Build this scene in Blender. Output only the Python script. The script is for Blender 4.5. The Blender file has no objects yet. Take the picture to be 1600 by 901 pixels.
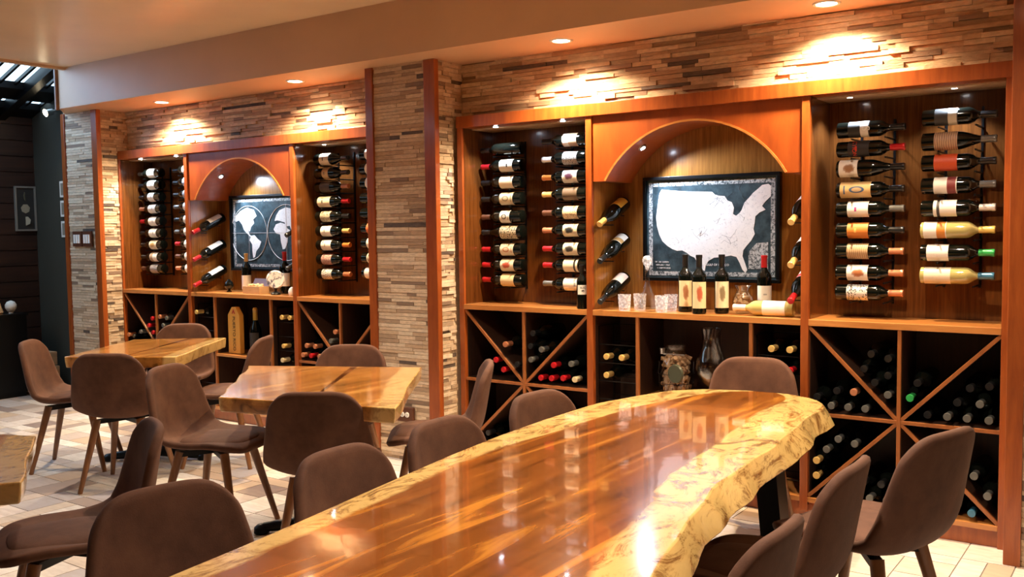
import bpy, bmesh, math, random
from mathutils import Vector, Matrix, Euler
random.seed(11)
sc = bpy.context.scene
C = sc.collection
PI = math.pi

# ------------------------------------------------------------------ camera
cam_data = bpy.data.cameras.new('camera')
cam = bpy.data.objects.new('camera', cam_data); C.objects.link(cam)
cam_data.sensor_width = 36.0
cam_data.lens = 1469.4 / 1600 * 36.0
cam_data.clip_start = 0.02
yaw, pitch, roll = .616, .0623, -.0129
fwd = Vector((-math.sin(yaw)*math.cos(pitch), math.cos(yaw)*math.cos(pitch), -math.sin(pitch)))
rt0 = Vector((math.cos(yaw), math.sin(yaw), 0)); up0 = rt0.cross(fwd)
rt = rt0*math.cos(roll) + up0*math.sin(roll); up = -rt0*math.sin(roll) + up0*math.cos(roll)
cam.matrix_world = Matrix(((rt.x, up.x, -fwd.x, 0), (rt.y, up.y, -fwd.y, -4.392), (rt.z, up.z, -fwd.z, 1.384), (0, 0, 0, 1)))
sc.camera = cam

# ------------------------------------------------------------------ world, exposure
sc.view_settings.view_transform = 'Standard'
sc.view_settings.look = 'None'
sc.view_settings.gamma = 1.0
sc.view_settings.use_curve_mapping = False
sc.view_settings.exposure = 0.32
try:
    sc.cycles.use_denoising = True
    sc.cycles.max_bounces = 7
    sc.cycles.diffuse_bounces = 4
    sc.cycles.transmission_bounces = 8
    sc.cycles.sample_clamp_indirect = 6.0
    sc.cycles.caustics_reflective = False
    sc.cycles.caustics_refractive = False
except Exception:
    pass
world = bpy.data.worlds.new('world'); sc.world = world; world.use_nodes = True
bg = world.node_tree.nodes['Background']
bg.inputs[0].default_value = (.45, .65, 1, 1); bg.inputs[1].default_value = 3.0

WARM = (1.0, .74, .44)
NEUT = (1.0, .84, .68)
COOL = (.72, .84, 1.0)
POWER_DOWN = 210      # soffit downlights
POWER_CEIL = 150      # main ceiling downlights
POWER_PUCK = 14.0     # cabinet pucks

def spot(name, loc, power, color, angle, blend=.6, radius=.03, direction=(0, 0, -1)):
    d = bpy.data.lights.new(name, 'SPOT'); d.energy = power; d.color = color
    d.spot_size = math.radians(angle); d.spot_blend = blend; d.shadow_soft_size = radius
    o = bpy.data.objects.new(name, d); C.objects.link(o); o.location = loc
    o.rotation_euler = Vector(direction).to_track_quat('-Z', 'Y').to_euler()
    return o
def area(name, loc, power, color, sx, sy, direction=(0, 0, -1)):
    d = bpy.data.lights.new(name, 'AREA'); d.energy = power; d.color = color
    d.shape = 'RECTANGLE'; d.size = sx; d.size_y = sy
    o = bpy.data.objects.new(name, d); C.objects.link(o); o.location = loc
    o.rotation_euler = Vector(direction).to_track_quat('-Z', 'Y').to_euler()
    return o

ZS, ZC, ZM = 2.369, 2.369, 2.676      # soffit underside, main ceiling
SOFFIT_LIGHTS = [(-6.22, -.10), (-4.72, -.14), (-2.66, -.16), (-1.30, -.11), (.15, -.11)]
CEIL_LIGHTS = [(-.9, -1.1, 125, 1.15), (-2.3, -1.5, 120, 1), (-4.3, -1.6, 120, 1), (-.8, -2.6, 90, 1.15)]
# daylight falling in through the glazed lean-to roof at the left end
area('skylight_daylight', (-7.6, -1.0, 2.64), 12, (.36, .60, 1), .6, .9, (.6, .5, -.6))

# ------------------------------------------------------------------ materials
def nmat(name):
    m = bpy.data.materials.new(name); m.use_nodes = True
    nt = m.node_tree; b = nt.nodes['Principled BSDF']
    return m, nt, b
def simple(name, col, rough=.5, metal=0, spec=.5, coat=0, trans=0, ior=1.45, emis=None, estr=0, alpha=1):
    m, nt, b = nmat(name)
    b.inputs['Base Color'].default_value = (*col, 1)
    b.inputs['Roughness'].default_value = rough
    b.inputs['Metallic'].default_value = metal
    b.inputs['Specular IOR Level'].default_value = spec
    b.inputs['Coat Weight'].default_value = coat
    b.inputs['Coat Roughness'].default_value = .05
    b.inputs['Transmission Weight'].default_value = trans
    b.inputs['IOR'].default_value = ior
    if emis:
        b.inputs['Emission Color'].default_value = (*emis, 1); b.inputs['Emission Strength'].default_value = estr
    return m
def N(nt, t, **kw):
    n = nt.nodes.new(t)
    for k, v in kw.items(): setattr(n, k, v)
    return n
def ramp(nt, src, stops, interp='LINEAR'):
    r = N(nt, 'ShaderNodeValToRGB'); r.color_ramp.interpolation = interp
    el = r.color_ramp.elements
    while len(el) < len(stops): el.new(.5)
    for e, (p, c) in zip(el, stops): e.position = p; e.color = (*c, 1)
    nt.links.new(src, r.inputs[0]); return r.outputs[0]
def mix(nt, fac, a, b, mode='MIX'):
    m = N(nt, 'ShaderNodeMix', data_type='RGBA', blend_type=mode)
    for s, v in ((m.inputs[0], fac), (m.inputs[6], a), (m.inputs[7], b)):
        if hasattr(v, 'links') or hasattr(v, 'is_linked'): nt.links.new(v, s)
        elif isinstance(v, (int, float)): s.default_value = v
        else: s.default_value = (*v, 1)
    return m.outputs[2]
def noise(nt, vec, scale, detail=4, rough=.55, dist=0):
    n = N(nt, 'ShaderNodeTexNoise'); n.inputs['Scale'].default_value = scale
    n.inputs['Detail'].default_value = detail; n.inputs['Roughness'].default_value = rough
    n.inputs['Distortion'].default_value = dist
    if vec is not None: nt.links.new(vec, n.inputs['Vector'])
    return n.outputs[0]
def mapping(nt, coord='Object', scale=(1, 1, 1), rot=(0, 0, 0)):
    tc = N(nt, 'ShaderNodeTexCoord'); mp = N(nt, 'ShaderNodeMapping')
    mp.inputs['Scale'].default_value = scale; mp.inputs['Rotation'].default_value = rot
    nt.links.new(tc.outputs[coord], mp.inputs[0]); return mp.outputs[0]
def bump(nt, b, h, strength=.3, dist=.01):
    n = N(nt, 'ShaderNodeBump'); n.inputs['Strength'].default_value = strength; n.inputs['Distance'].default_value = dist
    nt.links.new(h, n.inputs['Height']); nt.links.new(n.outputs[0], b.inputs['Normal'])

def wood(name, c1, c2, rough=.3, scale=(3, 3, .35), coat=.3, grain=14):
    m, nt, b = nmat(name)
    v = mapping(nt, scale=scale)
    n1 = noise(nt, v, grain, 6, .6, .4); n2 = noise(nt, mapping(nt, scale=(1, 1, 1)), 1.7, 2)
    col = ramp(nt, n1, [(.3, c1), (.7, c2)])
    col = mix(nt, ramp(nt, n2, [(.3, (0, 0, 0)), (.7, (.35, .35, .35))]), col, tuple(x*.55 for x in c1))
    nt.links.new(col, b.inputs['Base Color'])
    b.inputs['Roughness'].default_value = rough
    b.inputs['Coat Weight'].default_value = coat; b.inputs['Coat Roughness'].default_value = .12
    bump(nt, b, n1, .06, .004)
    return m
M = {}
M['frame_wood'] = wood('cherry_frame', (.25, .052, .010), (.40, .098, .018), .32)
M['panel_wood'] = wood('cherry_panel', (.26, .052, .010), (.38, .086, .016), .34, (2, 2, .5), .35, 8)
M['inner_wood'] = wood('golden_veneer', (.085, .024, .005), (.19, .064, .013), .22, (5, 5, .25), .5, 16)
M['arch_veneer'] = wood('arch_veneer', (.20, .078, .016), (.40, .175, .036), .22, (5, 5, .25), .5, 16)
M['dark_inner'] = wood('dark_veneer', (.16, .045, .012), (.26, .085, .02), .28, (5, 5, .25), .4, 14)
M['bin_dark'] = wood('bin_stain_and_shade', (.020, .008, .004), (.045, .017, .007), .5, (5, 5, .25), 0, 14)  # dark stain, with the shade inside the bins put into the colour too
M['shelf_wood'] = wood('shelf_wood', (.42, .15, .035), (.62, .27, .075), .3, (.4, 4, 4), .4, 10)
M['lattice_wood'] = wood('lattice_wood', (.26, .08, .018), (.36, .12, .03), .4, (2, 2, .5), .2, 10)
M['leg_wood'] = wood('chair_leg_wood', (.16, .062, .022), (.30, .13, .045), .38, (4, 4, .6), .2, 10)
M['dark_wood_wall'] = wood('dark_wood_wall', (.018, .007, .004), (.05, .018, .009), .5, (1, .3, 4), 0, 6)
M['crate_wood'] = wood('crate_wood', (.42, .25, .12), (.6, .4, .22), .6, (1, .5, 4), 0, 6)
M['yellow_wood'] = wood('yellow_box_wood', (.72, .33, .05), (.85, .43, .08), .45, (1, 1, .3), .1, 10)
M['black_metal'] = simple('black_metal', (.008, .008, .009), .35, .6)
M['steel'] = simple('brushed_steel', (.55, .55, .55), .3, 1)
M['glass_dark'] = simple('dark_bottle_glass', (.003, .004, .003), .07, 0, .45, .1)
M['glass_green'] = simple('green_bottle_glass', (.012, .03, .015), .06, 0, .6, .6)
def thin_glass(name, tint, frost=0.0, rough=.03, boost=1.0):
    m = bpy.data.materials.new(name); m.use_nodes = True; nt = m.node_tree; nt.nodes.clear()
    out = N(nt, 'ShaderNodeOutputMaterial'); tr = N(nt, 'ShaderNodeBsdfTransparent'); tr.inputs[0].default_value = (*tint, 1)
    gl = N(nt, 'ShaderNodeBsdfGlossy'); gl.inputs['Roughness'].default_value = rough
    lw = N(nt, 'ShaderNodeLayerWeight'); lw.inputs['Blend'].default_value = .35
    mu = N(nt, 'ShaderNodeMath', operation='MULTIPLY_ADD'); nt.links.new(lw.outputs['Facing'], mu.inputs[0]); mu.inputs[1].default_value = .28*boost; mu.inputs[2].default_value = .06
    mx = N(nt, 'ShaderNodeMixShader'); nt.links.new(mu.outputs[0], mx.inputs[0]); nt.links.new(tr.outputs[0], mx.inputs[1]); nt.links.new(gl.outputs[0], mx.inputs[2])
    last = mx
    if frost:
        tl_ = N(nt, 'ShaderNodeBsdfTranslucent'); tl_.inputs[0].default_value = (.95, .95, 1, 1); df = N(nt, 'ShaderNodeBsdfDiffuse'); df.inputs[0].default_value = (.95, .95, 1, 1)
        m2 = N(nt, 'ShaderNodeMixShader'); m2.inputs[0].default_value = .5; nt.links.new(tl_.outputs[0], m2.inputs[1]); nt.links.new(df.outputs[0], m2.inputs[2])
        v = N(nt, 'ShaderNodeTexVoronoi'); v.inputs['Scale'].default_value = 70; tc = N(nt, 'ShaderNodeTexCoord'); nt.links.new(tc.outputs['Object'], v.inputs['Vector'])
        rr = ramp(nt, v.outputs[0], [(.2, (frost, frost, frost)), (.6, (frost*.35,)*3)])
        m3 = N(nt, 'ShaderNodeMixShader'); nt.links.new(rr, m3.inputs[0]); nt.links.new(mx.outputs[0], m3.inputs[1]); nt.links.new(m2.outputs[0], m3.inputs[2]); last = m3
    nt.links.new(last.outputs[0], out.inputs[0]); return m
M['glass_clear'] = thin_glass('crystal_glass', (.96, .97, .98))
M['glass_frost'] = thin_glass('cut_crystal_glass', (.95, .96, 1), .65, .08, 1.2)
M['glass_amber'] = simple('pale_wine_glass', (.42, .36, .13), .05, coat=.8)
M['white_plastic'] = simple('white_plastic', (.85, .82, .76), .4)
M['brown_plastic'] = simple('brown_plastic', (.10, .035, .018), .35)
M['cork'] = simple('cork', (.55, .33, .16), .8)
M['plate_white'] = simple('plate_white', (.85, .83, .82), .25)
M['paper'] = simple('paper', (.8, .77, .7), .6)
M['gold'] = simple('gold_foil', (.78, .50, .10), .3, .7)
M['lamp_on'] = simple('lamp_glow_warm', (1, .9, .7), .5, emis=(1, .80, .50), estr=28)
M['puck_on'] = simple('puck_glow_cool', (1, 1, 1), .5, emis=(.75, .86, 1), estr=40)
M['trim_ring'] = simple('lamp_trim_white', (.8, .76, .7), .4)
CAPC = {'red': (.50, .012, .018), 'black': (.012, .012, .013), 'copper': (.50, .20, .10), 'silver': (.13, .13, .12),
        'gold': (.72, .48, .16), 'cream': (.72, .60, .36), 'green': (.04, .42, .10), 'blue': (.05, .18, .30),
        'white': (.75, .72, .68), 'orange': (.70, .22, .04), 'yellow': (.78, .60, .16), 'grey': (.16, .16, .15), 'brown': (.14, .06, .035)}
for k, c in CAPC.items(): M['cap_'+k] = simple('capsule_'+k, c, .28, .25, coat=.3)

def fabric():
    m, nt, b = nmat('taupe_velvet')
    v = mapping(nt)
    n = noise(nt, v, 9, 5, .6); n2 = noise(nt, v, 260, 2)
    col = ramp(nt, n, [(.3, (.068, .028, .016)), (.7, (.125, .056, .032))])
    nt.links.new(col, b.inputs['Base Color']); b.inputs['Roughness'].default_value = .8
    b.inputs['Sheen Weight'].default_value = .03; b.inputs['Sheen Roughness'].default_value = .4
    b.inputs['Sheen Tint'].default_value = (.9, .7, .6, 1)
    b.inputs['Specular IOR Level'].default_value = .25
    bump(nt, b, n2, .25, .002); return m
M['fabric'] = fabric()
def paint(name, col, rough, nscale=2.2, var=.1):
    m, nt, b = nmat(name)
    n = noise(nt, mapping(nt), nscale, 3)
    c = ramp(nt, n, [(.3, tuple(x*(1-var) for x in col)), (.7, col)])
    nt.links.new(c, b.inputs['Base Color']); b.inputs['Roughness'].default_value = rough
    return m
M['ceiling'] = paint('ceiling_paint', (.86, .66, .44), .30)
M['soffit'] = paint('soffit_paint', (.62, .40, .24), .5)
M['grey_wall'] = paint('grey_green_paint', (.05, .047, .034), .7)
M['back_wall'] = paint('tan_wall_paint', (.05, .028, .018), .7)
def stone():
    m, nt, b = nmat('ledger_stone')
    g = N(nt, 'ShaderNodeNewGeometry')
    col = ramp(nt, g.outputs['Random Per Island'], [
        (0, (.72, .56, .38)), (.17, (.60, .43, .27)), (.34, (.75, .60, .42)), (.50, (.52, .36, .22)),
        (.62, (.66, .50, .34)), (.77, (.42, .29, .18)), (.89, (.24, .155, .10)), (.96, (.07, .048, .038))], 'CONSTANT')
    v = mapping(nt, scale=(1, 1, 2.5)); n = noise(nt, v, 28, 5, .6)
    col = mix(nt, ramp(nt, n, [(.35, (0, 0, 0)), (.75, (.5, .5, .5))]), col, (.22, .15, .10))
    nt.links.new(col, b.inputs['Base Color']); b.inputs['Roughness'].default_value = .62
    bump(nt, b, noise(nt, v, 60, 5), .6, .006); return m
M['stone'] = stone()
def tile():
    m, nt, b = nmat('floor_tile')
    g = N(nt, 'ShaderNodeNewGeometry')
    col = ramp(nt, g.outputs['Random Per Island'], [
        (0, (.78, .72, .64)), (.14, (.60, .52, .47)), (.26, (.84, .80, .74)), (.40, (.42, .34, .30)),
        (.50, (.74, .64, .53)), (.62, (.52, .49, .50)), (.72, (.62, .47, .34)), (.82, (.27, .21, .20)), (.90, (.80, .72, .66))], 'CONSTANT')
    n = noise(nt, mapping(nt, scale=(1, 4, 1)), 9, 6, .65, .5)
    col = mix(nt, ramp(nt, n, [(.35, (0, 0, 0)), (.75, (.6, .6, .6))]), col, (.40, .32, .27))
    nt.links.new(col, b.inputs['Base Color']); b.inputs['Roughness'].default_value = .33
    bump(nt, b, n, .1, .003); return m
M['tile'] = tile()
M['grout'] = simple('grout', (.30, .25, .21), .8)

def slab_mat(name, heart1, heart2, sap, tl, tr, wav=.05, rough=.06, sapdark=(.22, .10, .025), taper=0):
    """UV: u across the slab 0..1, v along; heartwood between tl and tr"""
    m, nt, b = nmat(name)
    tc = N(nt, 'ShaderNodeTexCoord'); sep = N(nt, 'ShaderNodeSeparateXYZ'); nt.links.new(tc.outputs['UV'], sep.inputs[0])
    ov = mapping(nt, scale=(4.2, .30, 4.2)); ov2 = mapping(nt, scale=(1, .35, 1))
    wob = noise(nt, ov2, 3.2, 4, .6)
    # the heartwood narrows towards the far end of the trunk
    mr = N(nt, 'ShaderNodeMapRange'); nt.links.new(sep.outputs[1], mr.inputs[0]); mr.inputs[1].default_value = .5; mr.inputs[2].default_value = .95; mr.inputs[3].default_value = 1; mr.inputs[4].default_value = 1+taper
    c0 = N(nt, 'ShaderNodeMath', operation='SUBTRACT'); nt.links.new(sep.outputs[0], c0.inputs[0]); c0.inputs[1].default_value = .5
    c1 = N(nt, 'ShaderNodeMath', operation='MULTIPLY_ADD'); nt.links.new(c0.outputs[0], c1.inputs[0]); nt.links.new(mr.outputs[0], c1.inputs[1]); c1.inputs[2].default_value = .5
    ma = N(nt, 'ShaderNodeMath', operation='MULTIPLY_ADD'); nt.links.new(wob, ma.inputs[0]); ma.inputs[1].default_value = wav*4; nt.links.new(c1.outputs[0], ma.inputs[2])
    t = ma.outputs[0]; off = wav*2
    grain = noise(nt, ov, 2.6, 7, .58, 1.2)
    heart = ramp(nt, grain, [(.30, tuple(x*.35 for x in heart1)), (.42, tuple(x*.8 for x in heart1)), (.52, heart1), (.62, heart2), (.85, tuple(min(1, x*1.15) for x in heart2))])
    burl = noise(nt, mapping(nt, scale=(1, .6, 1)), 8, 8, .75, 2.6)
    sapc = ramp(nt, burl, [(.38, sapdark), (.51, sap), (.8, tuple(min(1, x*1.15) for x in sap))])
    band = ramp(nt, t, [(max(0, tl+off-.012), (1, 1, 1)), (tl+off+.012, (0, 0, 0)), (tr+off-.012, (0, 0, 0)), (min(1, tr+off+.012), (1, 1, 1))])
    col = mix(nt, band, heart, sapc)
    nt.links.new(col, b.inputs['Base Color'])
    b.inputs['Roughness'].default_value = rough + .12
    b.inputs['Coat Weight'].default_value = 1; b.inputs['Coat Roughness'].default_value = rough; b.inputs['Coat IOR'].default_value = 1.38; b.inputs['Specular IOR Level'].default_value = .25
    w = noise(nt, mapping(nt), 7, 2)
    n = N(nt, 'ShaderNodeBump'); n.inputs['Strength'].default_value = .05; n.inputs['Distance'].default_value = .01
    nt.links.new(w, n.inputs['Height']); nt.links.new(n.outputs[0], b.inputs['Coat Normal'])
    return m
M['slab'] = slab_mat('walnut_epoxy_slab', (.24, .072, .011), (.50, .195, .026), (.66, .44, .15), .075, .87, taper=.6, rough=.05)
M['slab_small'] = slab_mat('golden_slab', (.42, .17, .03), (.62, .31, .075), (.66, .42, .15), .02, .88, .02, .10, sapdark=(.42, .24, .08))

# ------------------------------------------------------------------ mesh builder
class MB:
    def __init__(s): s.v = []; s.f = []; s.uv = {}; s.m = []
    def add(s, vs, fs, mi=0):
        o = len(s.v); s.v += [tuple(v) for v in vs]
        for f in fs: s.f.append(tuple(i+o for i in f)); s.m.append(mi)
    def box(s, x0, x1, y0, y1, z0, z1, mi=0):
        s.add([(x0, y0, z0), (x1, y0, z0), (x1, y1, z0), (x0, y1, z0), (x0, y0, z1), (x1, y0, z1), (x1, y1, z1), (x0, y1, z1)],
              [(0, 3, 2, 1), (4, 5, 6, 7), (0, 1, 5, 4), (1, 2, 6, 5), (2, 3, 7, 6), (3, 0, 4, 7)], mi)
    def prism(s, pts, y0, y1, axis='y', mi=0):
        """pts polygon in (a,b); extruded along axis"""
        n = len(pts)
        def P(a, b, c): return {'y': (a, c, b), 'z': (a, b, c), 'x': (c, a, b)}[axis]
        vs = [P(a, b, y0) for a, b in pts] + [P(a, b, y1) for a, b in pts]
        fs = [tuple(range(n)), tuple(reversed(range(n, 2*n)))] + [(i, i+n, (i+1) % n+n, (i+1) % n) for i in range(n)]
        s.add(vs, fs, mi)
    def tube(s, p, q, r0, r1=None, seg=10, cap=True, mi=0):
        p, q = Vector(p), Vector(q); r1 = r0 if r1 is None else r1
        d = (q-p).normalized(); a = d.orthogonal().normalized(); b = d.cross(a)
        vs = []
        for c, r in ((p, r0), (q, r1)):
            for i in range(seg):
                t = 2*PI*i/seg; vs.append(c + a*math.cos(t)*r + b*math.sin(t)*r)
        fs = [(i, (i+1) % seg, (i+1) % seg+seg, i+seg) for i in range(seg)]
        if cap: fs += [tuple(reversed(range(seg))), tuple(range(seg, 2*seg))]
        s.add(vs, fs, mi)
    def lathe(s, prof, seg=24, cap0=True, cap1=True, mi=0, center=(0, 0)):
        n = len(prof); vs = []
        for r, z in prof:
            for i in range(seg):
                t = 2*PI*i/seg; vs.append((center[0]+r*math.cos(t), center[1]+r*math.sin(t), z))
        fs = []
        for k in range(n-1):
            for i in range(seg):
                j = (i+1) % seg; fs.append((k*seg+i, k*seg+j, (k+1)*seg+j, (k+1)*seg+i))
        if cap0: fs.append(tuple(reversed(range(seg))))
        if cap1: fs.append(tuple(range((n-1)*seg, n*seg)))
        s.add(vs, fs, mi)
    def mesh(s, name, mats, smooth=False, autosmooth=False):
        me = bpy.data.meshes.new(name); me.from_pydata(s.v, [], s.f)
        for m in (mats if isinstance(mats, (list, tuple)) else [mats]): me.materials.append(m)
        me.polygons.foreach_set('material_index', s.m)
        bm = bmesh.new(); bm.from_mesh(me); bmesh.ops.recalc_face_normals(bm, faces=bm.faces); bm.to_mesh(me); bm.free()
        if smooth:
            me.polygons.foreach_set('use_smooth', [True]*len(me.polygons))
            if autosmooth: me.set_sharp_from_angle(angle=math.radians(40))
        me.update(); return me
def link(name, me, parent=None, loc=(0, 0, 0), rot=(0, 0, 0)):
    o = bpy.data.objects.new(name, me); C.objects.link(o); o.location = loc; o.rotation_euler = rot
    if parent: o.parent = parent
    return o
def build(mb, name, mats, parent=None, loc=(0, 0, 0), rot=(0, 0, 0), smooth=False, bevel=0, autosmooth=True):
    o = link(name, mb.mesh(name, mats, smooth, autosmooth), parent, loc, rot)
    if bevel:
        b = o.modifiers.new('bevel', 'BEVEL'); b.width = bevel; b.segments = 2; b.limit_method = 'ANGLE'
    return o
def empty(name, loc=(0, 0, 0), rz=0):
    o = bpy.data.objects.new(name, None); C.objects.link(o); o.location = loc; o.rotation_euler = (0, 0, rz); o.empty_display_size = .1
    return o
def tag(o, label, cat, group=None):
    o['label'] = label; o['category'] = cat
    if group: o['group'] = group
    return o
def struct(o): o['kind'] = 'structure'; return o
def copy_tree(o, parent=None):
    c = o.copy(); C.objects.link(c); c.parent = parent
    for ch in o.children: copy_tree(ch, c)
    return c
def text_mesh(body, size, name='text', extrude=.0004):
    cu = bpy.data.curves.new(name, 'FONT'); cu.body = body; cu.size = size; cu.align_x = 'CENTER'; cu.align_y = 'CENTER'; cu.extrude = extrude
    o = bpy.data.objects.new(name, cu); C.objects.link(o)
    dg = bpy.context.evaluated_depsgraph_get(); dg.update()
    me = bpy.data.meshes.new_from_object(o.evaluated_get(dg)); me.name = name
    bpy.data.objects.remove(o); bpy.data.curves.remove(cu)
    return me

# ------------------------------------------------------------------ structure
XL, XR, YF = -8.5, 2.6, -6.6
mb = MB(); mb.box(XL-.2, XR+.1, YF-.1, .4, -.06, -.003)
fl = mb
# patchwork of reclaimed-look tiles laid in half-metre modules (tiles are slabs of their own colour)
mod = .40
def tl(x0, x1, y0, y1, zt):
    g = .0025; fl.box(x0+g, x1-g, y0+g, y1-g, -.02, zt, 1)
x = XL-.2; i = 0
while x < XR:
    y = YF; j = 0
    while y < .35:
        k = random.random(); zt = 0.0
        h = mod/2; q = mod/4
        if k < .25: cells = [(0, h, 0, h), (h, mod, 0, h), (0, mod, h, h+q), (0, mod, h+q, mod)]
        elif k < .5: cells = [(0, mod, 0, q), (0, h, q, mod-q), (h, mod, q, mod-q), (0, h, mod-q, mod), (h, mod, mod-q, mod)]
        elif k < .75: cells = [(0, q, 0, mod), (q, h, 0, h), (q, h, h, mod), (h, mod, 0, h), (h, mod, h, mod)]
        else: cells = [(0, h, 0, mod-q), (h, mod, 0, q), (h, mod, q, h+q), (0, mod, mod-q, mod)]
        for a, b2, c, d in cells:
            if y+c < .33: tl(x+a, x+b2, y+c, min(y+d, .35), zt)
        y += mod; j += 1
    x += mod; i += 1
struct(build(fl, 'floor', [M['grout'], M['tile']]))

def ledger(mb, origin, u, n, width, z0, z1, row=.0215, dmin=.006, dmax=.026, lmin=.07, lmax=.30, seed=0):
    """stacked split-face stone strips on a face; u along, n outward"""
    rnd = random.Random(seed); u = Vector(u); n = Vector(n); o = Vector(origin)
    z = z0
    while z < z1-.004:
        h = min(row*rnd.uniform(.8, 1.2), z1-z)
        a = 0 if rnd.random() < .5 else -rnd.uniform(0, .1)
        while a < width-.002:
            L = rnd.uniform(lmin, lmax); s0 = max(a, 0); s1 = min(a+L, width)
            if s1-s0 > .004:
                d = rnd.uniform(dmin, dmax); d2 = d*rnd.uniform(.75, 1.0); g = .0006
                p = [o+u*(s0+g), o+u*(s1-g)]
                vs = [p[0], p[1], p[1]+n*d2, p[0]+n*d]
                vv = [(*q.xy, z+.0008) for q in vs] + [(*q.xy, z+h-.0008) for q in vs]
                mb.add(vv, [(0, 3, 2, 1), (4, 5, 6, 7), (0, 1, 5, 4), (1, 2, 6, 5), (2, 3, 7, 6), (3, 0, 4, 7)])
            a += L
        z += h
CF = -.168   # column fronts
# stone wall above the cabinets
mb = MB(); mb.box(-7.03, -4.03, .095, .33, 1.98, ZS+.02)
ledger(mb, (-6.97, .10, 0), (1, 0, 0), (0, -1, 0), 2.94, 2.055, ZS, seed=1)
struct(build(mb, 'wall_back_left', M['stone']))
mb = MB(); mb.box(-3.56, -.50, .095, .33, 1.98, ZS+.02)
ledger(mb, (-3.52, .10, 0), (1, 0, 0), (0, -1, 0), 3.0, 2.055, ZS, seed=2)
struct(build(mb, 'wall_back_right', M['stone']))
# stone-clad columns
def column(name, x0, x1, side=True, seed=3, sideneg=False):
    m = MB(); m.box(x0, x1, CF+.0, .33, 0, ZS+.02)
    ledger(m, (x0+.04, CF, 0), (1, 0, 0), (0, -1, 0), x1-x0-.09, 0, ZS, seed=seed, dmax=.012)
    if side:
        ledger(m, (x1, CF+.012, 0), (0, 1, 0), (1, 0, 0), .150, 0, 2.056, seed=seed+10, dmax=.02, lmin=.05, lmax=.16)
        ledger(m, (x1, CF+.012, 0), (0, 1, 0), (1, 0, 0), .250, 2.057, ZS, seed=seed+20, dmax=.02, lmin=.05, lmax=.16)
    return struct(build(m, name, M['stone']))
column('wall_column_left', -7.46, -6.985, seed=3)
column('wall_column_centre', -4.04, -3.53, seed=4)
column('wall_column_right', -.535, .12, seed=5)
def trim(n, x0, x1, y0, y1, z0, z1, mat='frame_wood'):
    m = MB(); m.box(x0, x1, y0, y1, z0, z1)
    return struct(build(m, 'trim_%d' % n, M[mat], bevel=.003))
trim(1, -7.47, -7.42, CF-.022, CF+.03, 0, ZS); trim(2, -7.03, -6.955, CF-.022, CF+.018, 0, ZS)
trim(3, -4.05, -3.99, CF-.022, CF+.012, 0, ZS); trim(4, -3.585, -3.503, CF-.022, CF+.018, 0, ZS)
trim(5, -.548, -.485, CF-.022, CF+.018, 0, ZS)
# soffit with its left end running obliquely to the column, and main ceiling
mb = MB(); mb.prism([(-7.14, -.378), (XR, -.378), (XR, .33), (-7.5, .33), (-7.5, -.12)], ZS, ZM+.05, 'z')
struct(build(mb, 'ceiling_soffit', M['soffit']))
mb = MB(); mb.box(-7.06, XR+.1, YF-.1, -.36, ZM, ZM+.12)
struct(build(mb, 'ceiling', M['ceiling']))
trim(6, -7.165, -7.145, -.40, -.37, ZS-.01, ZM+.0, 'leg_wood')
# enclosing walls out of view
mb = MB(); mb.box(XR, XR+.1, YF-.1, .4, 0, ZM+.1); struct(build(mb, 'wall_right', M['back_wall']))
mb = MB(); mb.box(XL-.1, XR+.1, YF-.1, YF, 0, 3.2); struct(build(mb, 'wall_front', M['back_wall']))
mb = MB(); mb.box(XL-.1, XL, YF, .3, 0, 2.5)
for k in range(18): mb.box(XL, XL+.012, YF, .12, k*.14, k*.14+.132)
struct(build(mb, 'wall_left', M['dark_wood_wall']))
mb = MB(); mb.box(XL, -7.46, .12, .3, 0, 3.1); struct(build(mb, 'wall_back_alcove', M['grey_wall']))
mb = MB(); mb.box(.1, XR, -.05, .3, 0, ZS+.02); struct(build(mb, 'wall_back_end', M['back_wall']))
mb = MB(); mb.box(-4.1, -3.5, .28, .42, 0, ZS); mb.box(-7.5, .2, .335, .42, 0, ZM)
struct(build(mb, 'wall_back', M['back_wall']))

# glazed lean-to roof beyond the ceiling edge
def rz(x): return 2.5+(x-XL)*.35
sky = struct(empty('window_1', (0, 0, 0)))
mb = MB(); mb.prism([(XL, rz(XL)), (-7.0, rz(-7.0)), (-7.0, rz(-7.0)+.01), (XL, rz(XL)+.01)], YF, .3, 'y')
m_sky = simple('bright_sky_glass', (.2, .4, .6), .1, emis=(.55, .80, 1), estr=3.2)
build(mb, 'pane', m_sky, sky)
def beam(x0, x1, y0, y1, t, name='glazing_bar', mat='black_metal'):
    m = MB(); m.prism([(x0, rz(x0)-t), (x1, rz(x1)-t), (x1, rz(x1)), (x0, rz(x0))], y0, y1, 'y'); build(m, name, M[mat], sky)
for xa, xb in ((-8.5, -8.33), (-8.18, -7.99), (-7.2, -7.0)): beam(xa, xb, YF, .3, .06, 'purlin')
yy = .12
while yy > -3.2: beam(-8.5, -7.0, yy-.012, yy+.012, .03); yy -= .13
for y0 in (-.16,): beam(-8.5, -7.2, y0-.04, y0+.04, .1, 'rafter')
mb = MB(); mb.box(-7.07, -7.03, YF, -.36, ZM-.02, 3.15); struct(build(mb, 'wall_clerestory', M['soffit']))

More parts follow.
